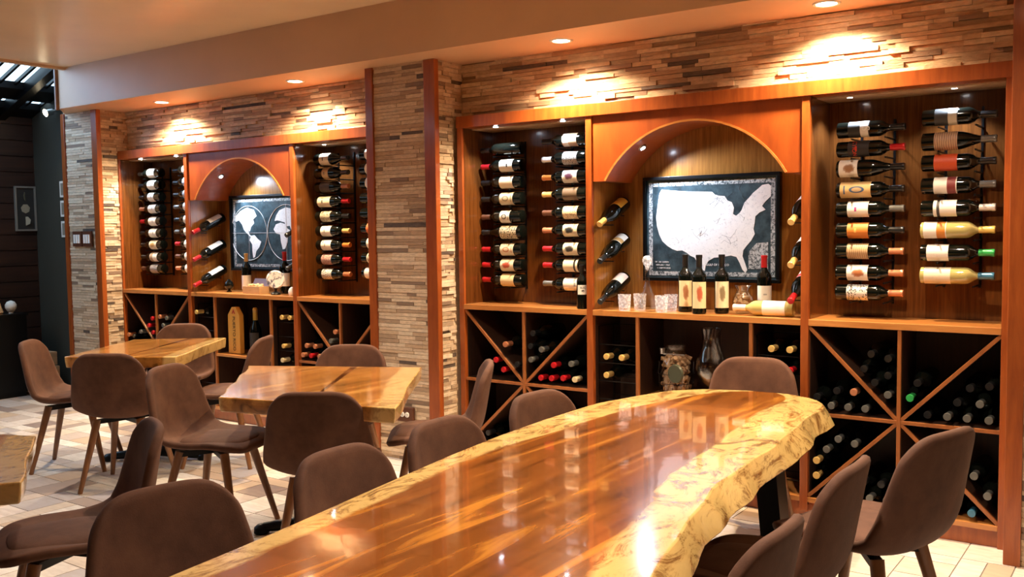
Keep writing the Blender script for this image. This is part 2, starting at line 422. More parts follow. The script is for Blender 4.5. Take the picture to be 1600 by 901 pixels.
# ------------------------------------------------------------------ wine cabinets
def cabinet(dx, label):
    root = empty('wine_cabinet', (dx-2.03, .15, 0)); tag(root, label, 'wine cabinet')
    ox, oy = -(dx-2.03), -.15
    def P(name, fn, mat='frame_wood', bevel=.002):
        m = MB(); fn(m); o = build(m, name, M[mat] if isinstance(mat, str) else mat, root, loc=(ox, oy, 0), bevel=bevel); return o
    X0, A0, A1, B0, B1, X3 = [v+dx for v in (-3.495, -2.614, -2.577, -1.444, -1.407, -.565)]
    P('top_rail', lambda m: m.box(X0-.0, X3+.02, -.008, .09, 1.985, 2.052))
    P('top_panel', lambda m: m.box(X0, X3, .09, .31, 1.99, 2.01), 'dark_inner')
    P('side_post', lambda m: m.box(X0, X0+.035, 0, .31, 0, 1.99), 'frame_wood')
    P('side_post', lambda m: m.box(X3-.03, X3, 0, .31, 0, 1.99), 'frame_wood')
    P('divider', lambda m: m.box(A0, A1, 0, .305, .03, 1.99), 'frame_wood')
    P('divider', lambda m: m.box(B0, B1, 0, .305, .03, 1.99), 'frame_wood')
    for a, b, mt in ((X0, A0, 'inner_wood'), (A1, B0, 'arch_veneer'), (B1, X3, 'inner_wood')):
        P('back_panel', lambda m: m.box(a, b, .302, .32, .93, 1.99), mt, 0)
    # inner lining of the niches
    for xx, s in ((X0+.035, 1), (A0, -1), (A1, 1), (B0, -1), (B1, 1), (X3-.03, -1)):
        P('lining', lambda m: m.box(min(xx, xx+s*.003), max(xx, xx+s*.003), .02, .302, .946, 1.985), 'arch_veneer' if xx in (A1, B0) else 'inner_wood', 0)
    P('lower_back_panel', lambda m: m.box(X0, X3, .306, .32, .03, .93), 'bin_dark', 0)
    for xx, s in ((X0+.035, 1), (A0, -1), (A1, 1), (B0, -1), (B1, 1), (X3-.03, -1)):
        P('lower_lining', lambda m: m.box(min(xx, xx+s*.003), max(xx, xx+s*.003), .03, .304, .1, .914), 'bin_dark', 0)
    for a, b in ((X0+.03, A0), (A1, B0), (B1, X3-.03)):
        P('shelf', lambda m: m.box(a, b, 0.0, .302, .916, .946), 'shelf_wood')
        P('bottom_shelf', lambda m: m.box(a, b, 0.002, .302, .074, .098), 'shelf_wood')
    P('toe_board', lambda m: m.box(X0, X3, .02, .06, 0, .076))
    # diamond lattices in the side bays
    for a, b in ((X0+.035, A0), (B1, X3-.03)):
        cx, cz, t = (a+b)/2, .50, .0085
        LM = [M['lattice_wood'], M['bin_dark']]  # lighter front strip as if lit; board behind it coloured dark for bin shade
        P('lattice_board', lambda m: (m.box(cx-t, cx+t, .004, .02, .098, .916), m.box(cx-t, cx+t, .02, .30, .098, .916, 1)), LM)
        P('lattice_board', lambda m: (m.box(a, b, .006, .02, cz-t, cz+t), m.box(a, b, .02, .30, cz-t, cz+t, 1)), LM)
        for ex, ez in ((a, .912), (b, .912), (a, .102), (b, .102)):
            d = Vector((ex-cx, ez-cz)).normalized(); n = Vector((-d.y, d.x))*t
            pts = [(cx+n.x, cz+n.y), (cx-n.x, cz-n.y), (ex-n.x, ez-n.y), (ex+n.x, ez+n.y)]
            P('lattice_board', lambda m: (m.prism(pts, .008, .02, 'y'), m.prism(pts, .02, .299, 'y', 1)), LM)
    # middle bay: uprights, low shelf
    U0, U1 = -2.31+dx, -1.69+dx
    for u in (U0, U1): P('upright', lambda m: (m.box(u-.009, u+.009, .004, .022, .098, .916), m.box(u-.009, u+.009, .022, .302, .098, .916, 1)), [M['lattice_wood'], M['bin_dark']])  # sides darkened in colour for the bay's shade, only the front strip lighter
    P('low_shelf', lambda m: m.box(U0, U1, .004, .302, .478, .496), 'shelf_wood')
    # bottle wire racks in the narrow bays
    for a, b in ((A1, U0-.009), (U1+.009, B0)):
        def wires(m):
            for zz in (.155, .255, .355, .455, .555, .655, .755):
                for yy in (.06, .22): m.tube((a+.004, yy, zz), (b-.004, yy, zz), .003, seg=6)
            for xx in (a+.004, b-.004):
                for yy in (.06, .22): m.box(xx-.003, xx+.003, yy-.003, yy+.003, .1, .855)
                m.box(xx-.003, xx+.003, .06, .22, .850, .856)
            m.box(a+.002, b-.002, .217, .223, .850, .856)
        P('wire_rack', wires, 'black_metal', 0)
    # arched fascia: solid vault running to the back panel
    ccx, zs, hs, rise = -2.01+dx, 1.636, .486, .28
    R = (hs*hs+rise*rise)/(2*rise); zc = zs+rise-R; a0 = math.asin(hs/R)
    arc = [(ccx+R*math.sin(a), zc+R*math.cos(a)) for a in [a0-2*a0*k/28 for k in range(29)]]
    def arch(m):
        # side ledges + curve as strips of prisms
        L, Rr = A1, B0
        for k in range(28):
            (xa, za), (xb, zb) = arc[k], arc[k+1]
            m.prism([(xa, za), (xb, zb), (xb, 1.988), (xa, 1.988)], .012, .302, 'y')
        m.prism([(arc[0][0], zs), (Rr, zs), (Rr, 1.988), (arc[0][0], 1.988)], .012, .302, 'y')
        m.prism([(arc[-1][0], zs), (L, zs), (L, 1.988), (arc[-1][0], 1.988)], .012, .302, 'y')
    P('arch_panel', arch, 'panel_wood', 0)
    def edge(m):
        for k in range(28):
            (xa, za), (xb, zb) = arc[k], arc[k+1]
            ua = Vector((xa-ccx, za-zc)).normalized()*.010; ub = Vector((xb-ccx, zb-zc)).normalized()*.010
            m.prism([(xa, za), (xb, zb), (xb+ub.x, zb+ub.y), (xa+ua.x, za+ua.y)], .006, .012, 'y')
    P('arch_edging', edge, 'shelf_wood', 0)
    # LED pucks
    for px, py, pz in ((-3.26, .07, 1.982), (-2.80, .07, 1.982), (-1.27, .16, 1.982), (-.82, .16, 1.982)):
        x = px+dx
        m = MB(); m.lathe([(.022, pz), (.026, pz+.006), (.026, pz+.008)], 16, center=(x, py)); pk = build(m, 'puck_light', M['steel'], root, loc=(ox, oy, 0), smooth=True)
        m = MB(); m.lathe([(.013, pz-.002), (.013, pz)], 14, center=(x, py)); build(m, 'lens', M['puck_on'], pk)
        spot('puck_beam', (x, py, pz-.006), POWER_PUCK, COOL, 115, .5, .012)
    x, py = -2.335+dx, .12
    z = zc+math.sqrt(R*R-(x-ccx)**2); nrm = Vector((ccx-x, 0, zc-z)).normalized()
    m = MB(); m.tube(Vector((x, py, z)), Vector((x, py, z))+nrm*.008, .026, .022, 16); pk = build(m, 'puck_light', M['steel'], root, loc=(ox, oy, 0), smooth=True)
    m = MB(); m.tube(Vector((x, py, z))+nrm*.008, Vector((x, py, z))+nrm*.010, .013, .013, 14); build(m, 'lens', M['puck_on'], pk)
    spot('puck_beam', Vector((x, py, z))+nrm*.014, POWER_PUCK*2.3, COOL, 128, .5, .012, nrm)
    return root
cabinet(0, 'cherry wine cabinet around the US map, right of the stone centre column')
cabinet(-3.51, 'cherry wine cabinet around the two-hemisphere world map, left of centre column')

# ------------------------------------------------------------------ downlights
def downlight(x, y, z, label, power, grp, angle=140, color=WARM):
    root = empty('ceiling_downlight', (x, y, z)); tag(root, label, 'ceiling light', grp)
    m = MB(); m.lathe([(.045, -.001), (.047, -.005), (.058, -.006), (.062, 0)], 28, False, False); build(m, 'trim_ring', M['trim_ring'], root, smooth=True)
    m = MB(); m.lathe([(.0445, -.003), (.02, -.0045)], 24); build(m, 'lamp_lens', M['lamp_on'], root)
    spot('downlight_beam', (x, y, z-.012), power, color, angle, .75, .035)
pos = ['first from the left', 'second from the left', 'third from the left, above US map cabinet', 'fourth from the left, near the right edge', 'out of frame at right']
for (x, y), p in zip(SOFFIT_LIGHTS, pos):
    downlight(x, y, ZS, 'glowing round downlight in the lowered soffit, '+p, POWER_DOWN, 'soffit downlights')
for k, (x, y, ang, pw) in enumerate(CEIL_LIGHTS):
    downlight(x, y, ZM, 'round downlight in the main ceiling above the tables', POWER_CEIL*pw, 'main ceiling downlights', ang, NEUT)

# ------------------------------------------------------------------ bottles
LABM = {}
def label_mat(bgc, ink, kind):
    key = (bgc, ink, kind)
    if key in LABM: return LABM[key]
    m, nt, b = nmat('bottle_label'); tc = N(nt, 'ShaderNodeTexCoord'); sep = N(nt, 'ShaderNodeSeparateXYZ'); nt.links.new(tc.outputs['UV'], sep.inputs[0])
    def rng(src, lo, hi):
        a = N(nt, 'ShaderNodeMath', operation='GREATER_THAN'); nt.links.new(src, a.inputs[0]); a.inputs[1].default_value = lo
        c = N(nt, 'ShaderNodeMath', operation='LESS_THAN'); nt.links.new(src, c.inputs[0]); c.inputs[1].default_value = hi
        d = N(nt, 'ShaderNodeMath', operation='MULTIPLY'); nt.links.new(a.outputs[0], d.inputs[0]); nt.links.new(c.outputs[0], d.inputs[1]); return d.outputs[0]
    def mul(a, c):
        d = N(nt, 'ShaderNodeMath', operation='MULTIPLY'); nt.links.new(a, d.inputs[0]); nt.links.new(c, d.inputs[1]); return d.outputs[0]
    u, v = sep.outputs[0], sep.outputs[1]
    uvn = noise(nt, tc.outputs['UV'], 14, 3)
    if kind == 'text':
        # a few rows of fine unreadable print
        w = N(nt, 'ShaderNodeTexBrick'); w.inputs['Scale'].default_value = 1
        w.inputs['Brick Width'].default_value = .07; w.inputs['Row Height'].default_value = .14; w.inputs['Mortar Size'].default_value = .035
        w.inputs['Color1'].default_value = (1, 1, 1, 1); w.inputs['Color2'].default_value = (.4, .4, .4, 1); w.inputs['Mortar'].default_value = (0, 0, 0, 1)
        nt.links.new(tc.outputs['UV'], w.inputs['Vector'])
        g = N(nt, 'ShaderNodeMath', operation='GREATER_THAN'); nt.links.new(w.outputs[0], g.inputs[0]); g.inputs[1].default_value = .5
        f = mul(mul(rng(u, .33, .67), rng(v, .2, .62)), g.outputs[0])
    elif kind == 'emblem':
        g = N(nt, 'ShaderNodeTexGradient', gradient_type='SPHERICAL'); mp = N(nt, 'ShaderNodeMapping'); nt.links.new(tc.outputs['UV'], mp.inputs[0])
        mp.inputs['Location'].default_value = (-.5*5.5, -.55*3.4, 0); mp.inputs['Scale'].default_value = (5.5, 3.4, 1); nt.links.new(mp.outputs[0], g.inputs[0])
        f = ramp(nt, g.outputs[0], [(.12, (0, 0, 0)), (.2, (1, 1, 1)), (.4, (1, 1, 1)), (.5, (.25, .25, .25))])
        f2 = N(nt, 'ShaderNodeMath', operation='MAXIMUM'); nt.links.new(f, f2.inputs[0]); nt.links.new(mul(rng(v, .12, .17), rng(u, .3, .7)), f2.inputs[1]); f = f2.outputs[0]
    elif kind == 'picture':
        g = N(nt, 'ShaderNodeTexGradient', gradient_type='SPHERICAL'); mp = N(nt, 'ShaderNodeMapping'); nt.links.new(tc.outputs['UV'], mp.inputs[0])
        mp.inputs['Location'].default_value = (-.5*4.2, -.55*2.6, 0); mp.inputs['Scale'].default_value = (4.2, 2.6, 1); nt.links.new(mp.outputs[0], g.inputs[0])
        ad = N(nt, 'ShaderNodeMath', operation='MULTIPLY_ADD'); nt.links.new(noise(nt, tc.outputs['UV'], 7, 5, .7), ad.inputs[0]); ad.inputs[1].default_value = .9; nt.links.new(g.outputs[0], ad.inputs[2])
        f = ramp(nt, ad.outputs[0], [(.60, (0, 0, 0)), (.72, (.75, .75, .75)), (.95, (1, 1, 1))])
    elif kind == 'blotch': f = ramp(nt, uvn, [(.5, (0, 0, 0)), (.56, (1, 1, 1))])
    elif kind == 'dots':
        vo = N(nt, 'ShaderNodeTexVoronoi'); vo.inputs['Scale'].default_value = 12; nt.links.new(tc.outputs['UV'], vo.inputs['Vector'])
        f = ramp(nt, vo.outputs[0], [(.35, (0, 0, 0)), (.42, (1, 1, 1))])
    elif kind == 'waves':
        w = N(nt, 'ShaderNodeTexWave'); w.inputs['Scale'].default_value = 3.2; w.inputs['Distortion'].default_value = 3; w.bands_direction = 'Y'; nt.links.new(tc.outputs['UV'], w.inputs['Vector'])
        f = ramp(nt, w.outputs[0], [(.8, (0, 0, 0)), (.9, (1, 1, 1))])
    elif kind == 'band': f = rng(v, .58, .96)
    elif kind == 'stripe': f = rng(v, .15, .28)
    else: f = mul(rng(u, .4, .6), rng(v, .35, .45))
    col = mix(nt, f, bgc, ink); nt.links.new(col, b.inputs['Base Color']); b.inputs['Roughness'].default_value = .55
    LABM[key] = m; return m

PROFILES = {
 'bordeaux': [(.030, 0), (.0365, .004), (.0372, .012), (.0372, .186), (.0355, .198), (.029, .211), (.020, .222), (.0150, .234), (.0142, .245), (.0142, .289), (.0158, .290), (.0158, .299), (.0140, .301)],
 'burgundy': [(.032, 0), (.0395, .004), (.0402, .012), (.0402, .150), (.038, .168), (.031, .192), (.022, .215), (.0158, .238), (.0145, .252), (.0145, .289), (.0160, .290), (.0160, .299), (.0140, .301)]}
BODY = {}
def bottle_meshes(prof, glass):
    k = (prof, glass)
    if k not in BODY:
        m = MB(); m.lathe(PROFILES[prof], 28); BODY[k] = m.mesh('wine_bottle', M[glass], True, True)
    return BODY[k]
CAPS = {}
def cap_mesh(c, short=False):
    if (c, short) not in CAPS:
        z0 = .268 if short else .238
        m = MB(); m.lathe([(.0152, z0), (.0156, z0+.002), (.0154, .286), (.0168, .289), (.0168, .299), (.0155, .3022), (.004, .3026)], 20); CAPS[(c, short)] = m.mesh('capsule', M['cap_'+c], True, True)
    return CAPS[(c, short)]
LAB = {}
def lab_mesh(prof, z0, z1, mat, half=78):
    k = (prof, z0, z1, mat.name, half)
    if k in LAB: return LAB[k]
    r = PROFILES[prof][3][0]+.0007; n = 18
    vs = []; uv = []
    for zi, z in enumerate((z0, z1)):
        for i in range(n+1):
            a = -PI/2 + math.radians(half)*(2*i/n-1); vs.append((r*math.cos(a), r*math.sin(a), z)); uv.append((i/n, zi))
    fs = [(i, i+1, n+2+i, n+1+i) for i in range(n)]
    me = bpy.data.meshes.new('label'); me.from_pydata(vs, [], fs); me.materials.append(mat)
    ul = me.uv_layers.new(name='UV')
    for p in me.polygons:
        p.use_smooth = True
        for li in p.loop_indices: ul.data[li].uv = uv[me.loops[li].vertex_index]
    LAB[k] = me; return me
CR, WH, TN = (.72, .64, .48), (.80, .77, .70), (.50, .36, .20)
BK, DR = (.03, .025, .02), (.25, .02, .02)
def bottle(loc, rot, label, grp, cap='black', lab=(CR, BK, 'text'), prof='bordeaux', glass='glass_dark', z0=.055, z1=.15, half=78, scale=1.0, cat='wine bottle', neck=None):
    o = link('wine_bottle', bottle_meshes(prof, glass), None, loc); o.rotation_euler = rot; o.scale = (scale,)*3
    tag(o, label, cat, grp)
    if cap: link('capsule', cap_mesh(cap), o)
    if lab: link('paper_label', lab_mesh(prof, z0, z1, label_mat(*lab), half), o)
    return o
ORD = ['topmost', 'second from top', 'third from top', 'fourth from top', 'fifth from top', 'sixth from top', 'seventh from top', 'eighth from top', 'lowest']
LEFTN, RIGHTN = (0, -PI/2, 0), (0, PI/2, 0)     # neck to -X / +X, label to -Y
def peg_rack(x0, x1, zs, label):
    m = MB()
    for x in (x0, x1):
        m.box(x-.005, x+.005, .292, .3012, min(zs)-.06, max(zs)+.05)
        for z in zs: m.tube((x, .292, z-.046), (x, .12, z-.046), .0042, seg=8)
    o = build(m, 'bottle_peg_rack', M['black_metal'], smooth=True); tag(o, label, 'bottle rack', 'wall racks of pegs carrying bottles')
def wallcol(xc, zs, side, specs, where, grp, y=.165):
    """side: -1 neck to the left; xc centre of bottle"""
    names = {id(CR): 'cream', id(WH): 'white', id(TN): 'tan'}
    for k, (z, sp) in enumerate(zip(zs, specs)):
        cap, lab, desc = sp[:3]; kw = dict(sp[3]) if len(sp) > 3 else {}
        x = xc + (.15 if side < 0 else -.15)
        bottle((x, y, z), LEFTN if side < 0 else RIGHTN, '%s, %s, %s' % (desc, ORD[k], where), grp, cap, lab, **kw)
    peg_rack(xc-.055+.02*side*-1, xc+.075*1, zs, 'black metal peg rack behind bottles, '+where)

# right cabinet, left niche
GR = 'bottles on the wall racks'
z1 = [1.86, 1.762, 1.665, 1.568, 1.462, 1.370, 1.268, 1.175, 1.086]
wallcol(-3.285, z1, -1, [
 ('black', None, 'unlabelled dark bottle'), ('red', (CR, BK, 'plain'), 'red-capped cream-label bottle'), ('black', (CR, BK, 'text'), 'black-capped cream-label bottle'),
 ('black', ((.62, .54, .38), (.2, .16, .1), 'emblem'), 'tan-label bottle'), ('brown', (WH, BK, 'emblem'), 'white short-label bottle', {'z0': .08}.items()),
 ('black', ((.60, .52, .36), (.06, .05, .04), 'blotch'), 'wide blotchy-label bottle', {'prof': 'burgundy', 'z0': .03, 'z1': .15}.items()),
 ('red', (CR, (.5, .2, .1), 'emblem'), 'red-capped crest-label bottle'), ('red', (CR, (.45, .08, .04), 'picture'), 'red-capped bottle with red picture label'),
 ('red', ((.75, .62, .36), (.3, .2, .08), 'text'), 'red-capped yellowish-label bottle')], 'left row of niche beside centre column', GR)
z2 = [1.885, 1.783, 1.680, 1.583, 1.478, 1.378, 1.272, 1.178, 1.072]
wallcol(-2.845, z2, -1, [
 ('black', ((.48, .30, .16), WH, 'band'), 'brown and white label bottle'), ('white', ((.52, .48, .42), (.12, .11, .10), 'blotch'), 'white-capped grey engraved bottle'),
 ('orange', (WH, (.10, .03, .06), 'picture'), 'orange-capped dark-crest bottle'), ('gold', ((.12, .08, .05), (.3, .22, .12), 'text'), 'dark-label bottle'),
 ('brown', ((.42, .24, .14), (.75, .60, .40), 'dots'), 'dotted brown-label bottle'), ('copper', ((.70, .60, .42), (.02, .02, .02), 'picture'), 'bottle with framed black picture'),
 ('red', (CR, BK, 'picture'), 'red-capped black-figure bottle'), ('red', (CR, BK, 'stripe'), 'red-capped striped-label bottle'),
 ('grey', (WH, (.3, .3, .3), 'plain'), 'wide white-label bottle', {'z0': .02, 'z1': .15}.items())], 'second row of niche beside centre column', GR)
# right cabinet, right niche
z3 = [1.830, 1.740, 1.650, 1.550, 1.459, 1.360, 1.263, 1.162, 1.069]
wallcol(-1.175, z3, 1, [
 ('black', ((.02, .02, .02), (.7, .68, .62), 'band'), 'bottle with white letter S'), ('red', ((.015, .012, .012), (.55, .03, .01), 'plain'), 'bottle with red lettering'),
 ('black', (WH, (.32, .16, .07), 'picture'), 'white-label bottle with brown picture', {'prof': 'burgundy', 'z0': .015, 'z1': .10}.items()),
 ('black', ((.62, .42, .18), (.05, .10, .20), 'emblem'), 'tan-label bottle with blue disc', {'z0': .02, 'z1': .16}.items()),
 ('grey', (WH, (.45, .03, .22), 'plain'), 'white-label bottle with magenta patch'), ('black', ((.62, .20, .03), (.7, .4, .1), 'plain'), 'orange-label bottle'),
 ('copper', ((.45, .29, .15), (.2, .11, .05), 'waves'), 'grained brown-label bottle'), ('copper', (WH, (.35, .12, .04), 'picture'), 'white-label bottle with brown animal'),
 ('copper', ((.03, .03, .03), (.6, .6, .55), 'dots'), 'black bottle with silver ornament')], 'left row of far right niche', GR)
z4 = [1.858, 1.752, 1.657, 1.556, 1.455, 1.358, 1.257, 1.155]
wallcol(-.80, z4, 1, [
 ('black', ((.04, .04, .04), (.55, .52, .42), 'band'), 'thick dark bottle', {'scale': 1.0}.items()), ('grey', ((.45, .28, .17), (.12, .06, .04), 'waves'), 'tan bottle with wavy lines', {'prof': 'burgundy'}.items()),
 ('black', ((.55, .07, .015), (.75, .3, .05), 'text'), 'red-orange label bottle'), ('grey', (WH, (.20, .03, .03), 'band'), 'white and maroon label bottle'),
 ('white', (WH, (.04, .04, .04), 'stripe'), 'white-capped black-stripe label bottle'), ('yellow', (WH, (.62, .22, .03), 'band'), 'pale bottle with yellow cap', {'glass': 'glass_amber', 'z0': .015, 'z1': .11}.items()),
 ('green', (WH, (.08, .10, .08), 'text'), 'green-capped bottle', {'z0': .03, 'z1': .12}.items()), ('blue', (CR, (.3, .3, .25), 'text'), 'blue-capped pale bottle', {'glass': 'glass_amber', 'z0': .02, 'z1': .13}.items())], 'right row of far right niche', GR)
# letters on the two top bottles of the far right niche
def wrap_letters(body, size, x, z, col, nm, rot):
    me = text_mesh(body, size, 'lettering', .0003)
    for v in me.vertices:
        # local text x -> around, y -> along (rotated)
        a, bb = v.co.x, v.co.y
        if rot: a, bb = v.co.y, -v.co.x
        r = .0381+v.co.z; th = a/r
        v.co = (r*math.sin(th), -r*math.cos(th), bb)
    me.materials.clear(); me.materials.append(simple(nm, col, .5))
    return me
def add_letters(z, body, size, col, along, rot=False):
    for o in bpy.data.objects:
        if o.name.startswith('wine_bottle') and abs(o.location.z-z) < 1e-4 and abs(o.location.x+1.325) < 1e-3:
            l = link('lettering', wrap_letters(body, size, 0, 0, col, 'letter_ink', rot), o, loc=(0, 0, along)); return
add_letters(z3[0], 'S', .05, (.85, .82, .75), .135, False)
add_letters(z3[1], 'CTION', .026, (.65, .04, .01), .085, False)
# left cabinet
zl1 = [1.885, 1.790, 1.695, 1.600, 1.500, 1.405, 1.310, 1.212, 1.118]
Wl = lambda cap, d, lab=None, **k: (cap, lab or (WH, (.35, .3, .25), 'plain'), d, k.items())
wallcol(-6.79, [z-.01 for z in zl1], -1, [Wl('silver', 'silver-capped white-label bottle'), Wl('black', 'white-label bottle'), Wl('black', 'narrow white-label bottle', z0=.07), Wl('copper', 'copper-capped white-label bottle'),
 Wl('red', 'red-capped white-label bottle'), Wl('black', 'black-capped white-label bottle'), Wl('black', 'bottle with gold figure label', (CR, (.5, .3, .1), 'picture')), Wl('black', 'two-tone label bottle', (WH, (.4, .3, .2), 'band')),
 Wl('brown', 'grey patterned label bottle', ((.35, .33, .33), (.1, .1, .12), 'blotch'))], 'left row of far left niche', GR)
wallcol(-6.33, [z-.002 for z in zl1], -1, [Wl('black', 'glaring white-label bottle'), Wl('black', 'grey-white label bottle', ((.45, .45, .48), BK, 'text')), Wl('black', 'dim grey-label bottle', ((.3, .3, .32), BK, 'text')), Wl('grey', 'white-label bottle', z0=.09),
 Wl('black', 'plain white-label bottle'), Wl('silver', 'silver-capped white-label bottle'), Wl('red', 'red-capped white-label bottle'), Wl('brown', 'brown-capped white-label bottle'), Wl('copper', 'broad white-label bottle')], 'right row of far left niche', GR)
zl3 = [1.880, 1.785, 1.692, 1.592, 1.492, 1.392, 1.296, 1.198, 1.098]
wallcol(-4.71, zl3, 1, [Wl('black', 'glinting cream-label bottle', (CR, BK, 'plain'), prof='burgundy', z0=.06), Wl('black', 'short tan-label bottle', (TN, BK, 'plain'), z0=.08, z1=.14), ('copper', ((.05, .04, .04), (.3, .25, .2), 'text'), 'dark-label bottle'), Wl('red', 'red-capped cream-label bottle', (CR, BK, 'plain'), z0=.03),
 ('black', ((.08, .06, .05), (.4, .35, .25), 'dots'), 'dark ornament-label bottle'), Wl('gold', 'gold-capped white-label bottle'), Wl('orange', 'orange-capped white-label bottle'), ('red', ((.3, .08, .08), (.6, .55, .45), 'blotch'), 'pink and dark label bottle'),
 Wl('copper', 'black-and-white label bottle', (WH, BK, 'blotch'))], 'left row of niche left of centre column', GR)
wallcol(-4.280, [z+.012 for z in zl3], 1, [Wl('black', 'white-label bottle'), Wl('black', 'cream-label bottle', (CR, BK, 'text')), Wl('black', 'pale-label bottle'), Wl('black', 'white-label bottle', z0=.08), Wl('black', 'off-white label bottle', z0=.08),
 Wl('black', 'orange-label bottle', ((.60, .14, .03), (.8, .5, .2), 'text')), Wl('black', 'white text-label bottle', (WH, BK, 'text')), Wl('black', 'cream crest-label bottle', (CR, BK, 'emblem')), Wl('black', 'broad white-label bottle', z0=.03)], 'right row of niche left of centre column', GR)

# bottles slanting on the side walls of the arched bays
def slant(x, z, side, cap, lab, desc, tiltz=-.33, **kw):
    """neck forward (-Y) and down; label upward to the light"""
    d = Vector((0, -.272, -.115)).normalized()
    zax = d; yax = Vector((side*.35, .2, -1)); yax = (yax-zax*yax.dot(zax)).normalized(); xax = yax.cross(zax)
    Mx = Matrix((xax, yax, zax)).transposed()
    o = bottle((x, .276, z+.062), Mx.to_euler(), desc, 'slanted bottles in the arched bays', cap, lab, **kw)
    m = MB()
    wx = x-side*.044
    for t in (.07, .20):
        p = Vector((x, .285, z+.062))+d*t
        m.tube((wx+side*.001, p.y, p.z-.043), (x+side*.03, p.y, p.z-.043), .003, seg=6)
    b = build(m, 'bottle_pegs', M['black_metal']); tag(b, 'pair of black pegs under the '+desc, 'bottle peg', 'pegs in the arched bays')
for k, (z, c, lb, dsc) in enumerate([(1.462, 'gold', ((.80, .45, .04), BK, 'plain'), 'gold-necked sparkling bottle, topmost left of US map'),
        (1.264, 'black', (WH, (.5, .3, .1), 'band'), 'slanted white-label bottle, middle one left of US map'),
        (1.046, 'black', ((.75, .60, .50), (.4, .15, .1), 'text'), 'slanted pink-label bottle, lowest left of US map')]):
    slant(-2.530, z, 1, c, lb, dsc, prof='burgundy', z0=.02, z1=.11, half=88)
for k, (z, c, lb, dsc) in enumerate([(1.458, 'gold', (WH, BK, 'plain'), 'slanted gold-tipped bottle, topmost right of US map'),
        (1.255, 'gold', (WH, BK, 'text'), 'slanted gold-tipped bottle, middle one right of US map'),
        (1.085, 'red', (WH, (.5, .02, .03), 'band'), 'red-capped slanted bottle, lowest right of US map')]):
    slant(-1.492, z, -1, c, lb, dsc, prof='burgundy', z0=.02, z1=.11, half=88)
for k, (z, dsc) in enumerate([(1.448, 'red-necked slanted bottle, topmost left of world map'), (1.244, 'red-necked slanted bottle, middle one left of world map'), (1.05, 'red-necked slanted bottle, lowest left of world map')]):
    slant(-6.037, z, 1, 'red', (WH, (.6, .6, .6), 'plain'), dsc, z0=.03, z1=.15, half=88)
for k, (z, dsc) in enumerate([(1.42, 'dark slanted bottle, upper one right of world map'), (1.19, 'dark slanted bottle, lower one right of world map')]):
    slant(-5.005, z, -1, 'black', (WH, BK, 'text'), dsc, z0=.03, z1=.15, half=88)

# bottles lying in the bins, necks to the room
def bin_bottles(lst, where, grp):
    for x, z, c, desc in lst:
        big = c == 'base'
        rot = (PI/2, 0, 0)   # axis toward -Y
        # neck forward: bottle base at the back panel
        lab = (((.45, .35, .22), BK, 'text') if big else None)
        bottle((x, .304, z), rot, desc + ', ' + where, grp, 'black' if big else c, lab)
def nearest_fix(pts, rmin=.077, xr=None, zr=None, it=60):
    P = [list(p[:2]) for p in pts]
    for _ in range(it):
        for i in range(len(P)):
            for j in range(i+1, len(P)):
                dx, dz = P[j][0]-P[i][0], P[j][1]-P[i][1]; d = math.hypot(dx, dz) or 1e-6
                if d < rmin:
                    s = (rmin-d)/2/d; P[i][0] -= dx*s; P[i][1] -= dz*s; P[j][0] += dx*s; P[j][1] += dz*s
    return [(p[0], p[1], *q[2:]) for p, q in zip(P, pts)]
CN = {'red': 'red-capped', 'black': 'black-capped', 'copper': 'copper-capped', 'silver': 'silver-capped', 'gold': 'gold-capped', 'green': 'bright green-capped', 'blue': 'blue-capped', 'cream': 'cream-capped'}
def clear_lattice(pts, a, b):
    """keep bottles off the lattice boards of a bay"""
    cx, cz = (a+b)/2, .50; R = .0375+.0095; out = []
    for p in pts:
        x, z = p[:2]
        for _ in range(30):
            x = min(max(x, a+.0415), b-.0415); z = max(z, .098+.038)
            if abs(x-cx) < R: x = cx+math.copysign(R, x-cx)
            if abs(z-cz) < R: z = cz+math.copysign(R, z-cz)
            sx, sz = math.copysign(1, x-cx), math.copysign(1, z-cz)
            hx, hz = (b-a)/2, (.412 if sz > 0 else .398)
            n = Vector((hz, -hx)).normalized(); d = abs(x-cx)*n.x+abs(z-cz)*n.y
            if abs(d) < R:
                k = (R-abs(d)) * (1 if d >= 0 else -1)
                x += sx*n.x*k; z += sz*n.y*k
        out.append((x, z, *p[2:]))
    return out
def run_bin(raw, a, b, where, grp, lattice=True):
    pts = [tuple(p) for p in raw]
    for _ in range(6):
        pts = nearest_fix(pts, .0765, it=12)
        if lattice: pts = clear_lattice(pts, a, b)
    # number look-alikes by position from the left
    res = []
    bycol = {}
    for p in pts: bycol.setdefault(p[2], []).append(p)
    W = ['leftmost', 'second from left', 'third from left', 'fourth from left', 'fifth from left', 'sixth from left', 'seventh from left', 'eighth from left', 'ninth from left', 'tenth from left']
    for c, ps in bycol.items():
        ps.sort(key=lambda p: p[0])
        for i, p in enumerate(ps):
            nm = CN.get(c, c)
            if len(ps) == 1: d = 'only %s bottle lying' % nm
            elif i == len(ps)-1: d = 'rightmost %s bottle lying' % nm
            else: d = '%s %s bottle lying' % (W[min(i, 9)], nm)
            if c == 'black' and len(ps) > 8: d = 'dark-capped wine bottle lying'
            res.append((p[0], p[1], c, d))
    bin_bottles(res, where, grp)
GB = 'bottles lying in the bins'
RL = [(-3.168, .719, 'copper'), (-3.203, .659, 'red'), (-3.15, .608, 'red'), (-3.03, .718, 'black'), (-2.975, .775, 'black'), (-2.948, .713, 'silver'), (-3.002, .662, 'silver'), (-3.05, .611, 'black'),
      (-2.95, .557, 'red'), (-2.873, .557, 'red'), (-2.796, .556, 'red'), (-2.839, .614, 'red'), (-2.70, .555, 'cream'), (-2.72, .640, 'silver')]
run_bin(RL, -3.46, -2.614, 'in upper lattice beside centre column', GB)
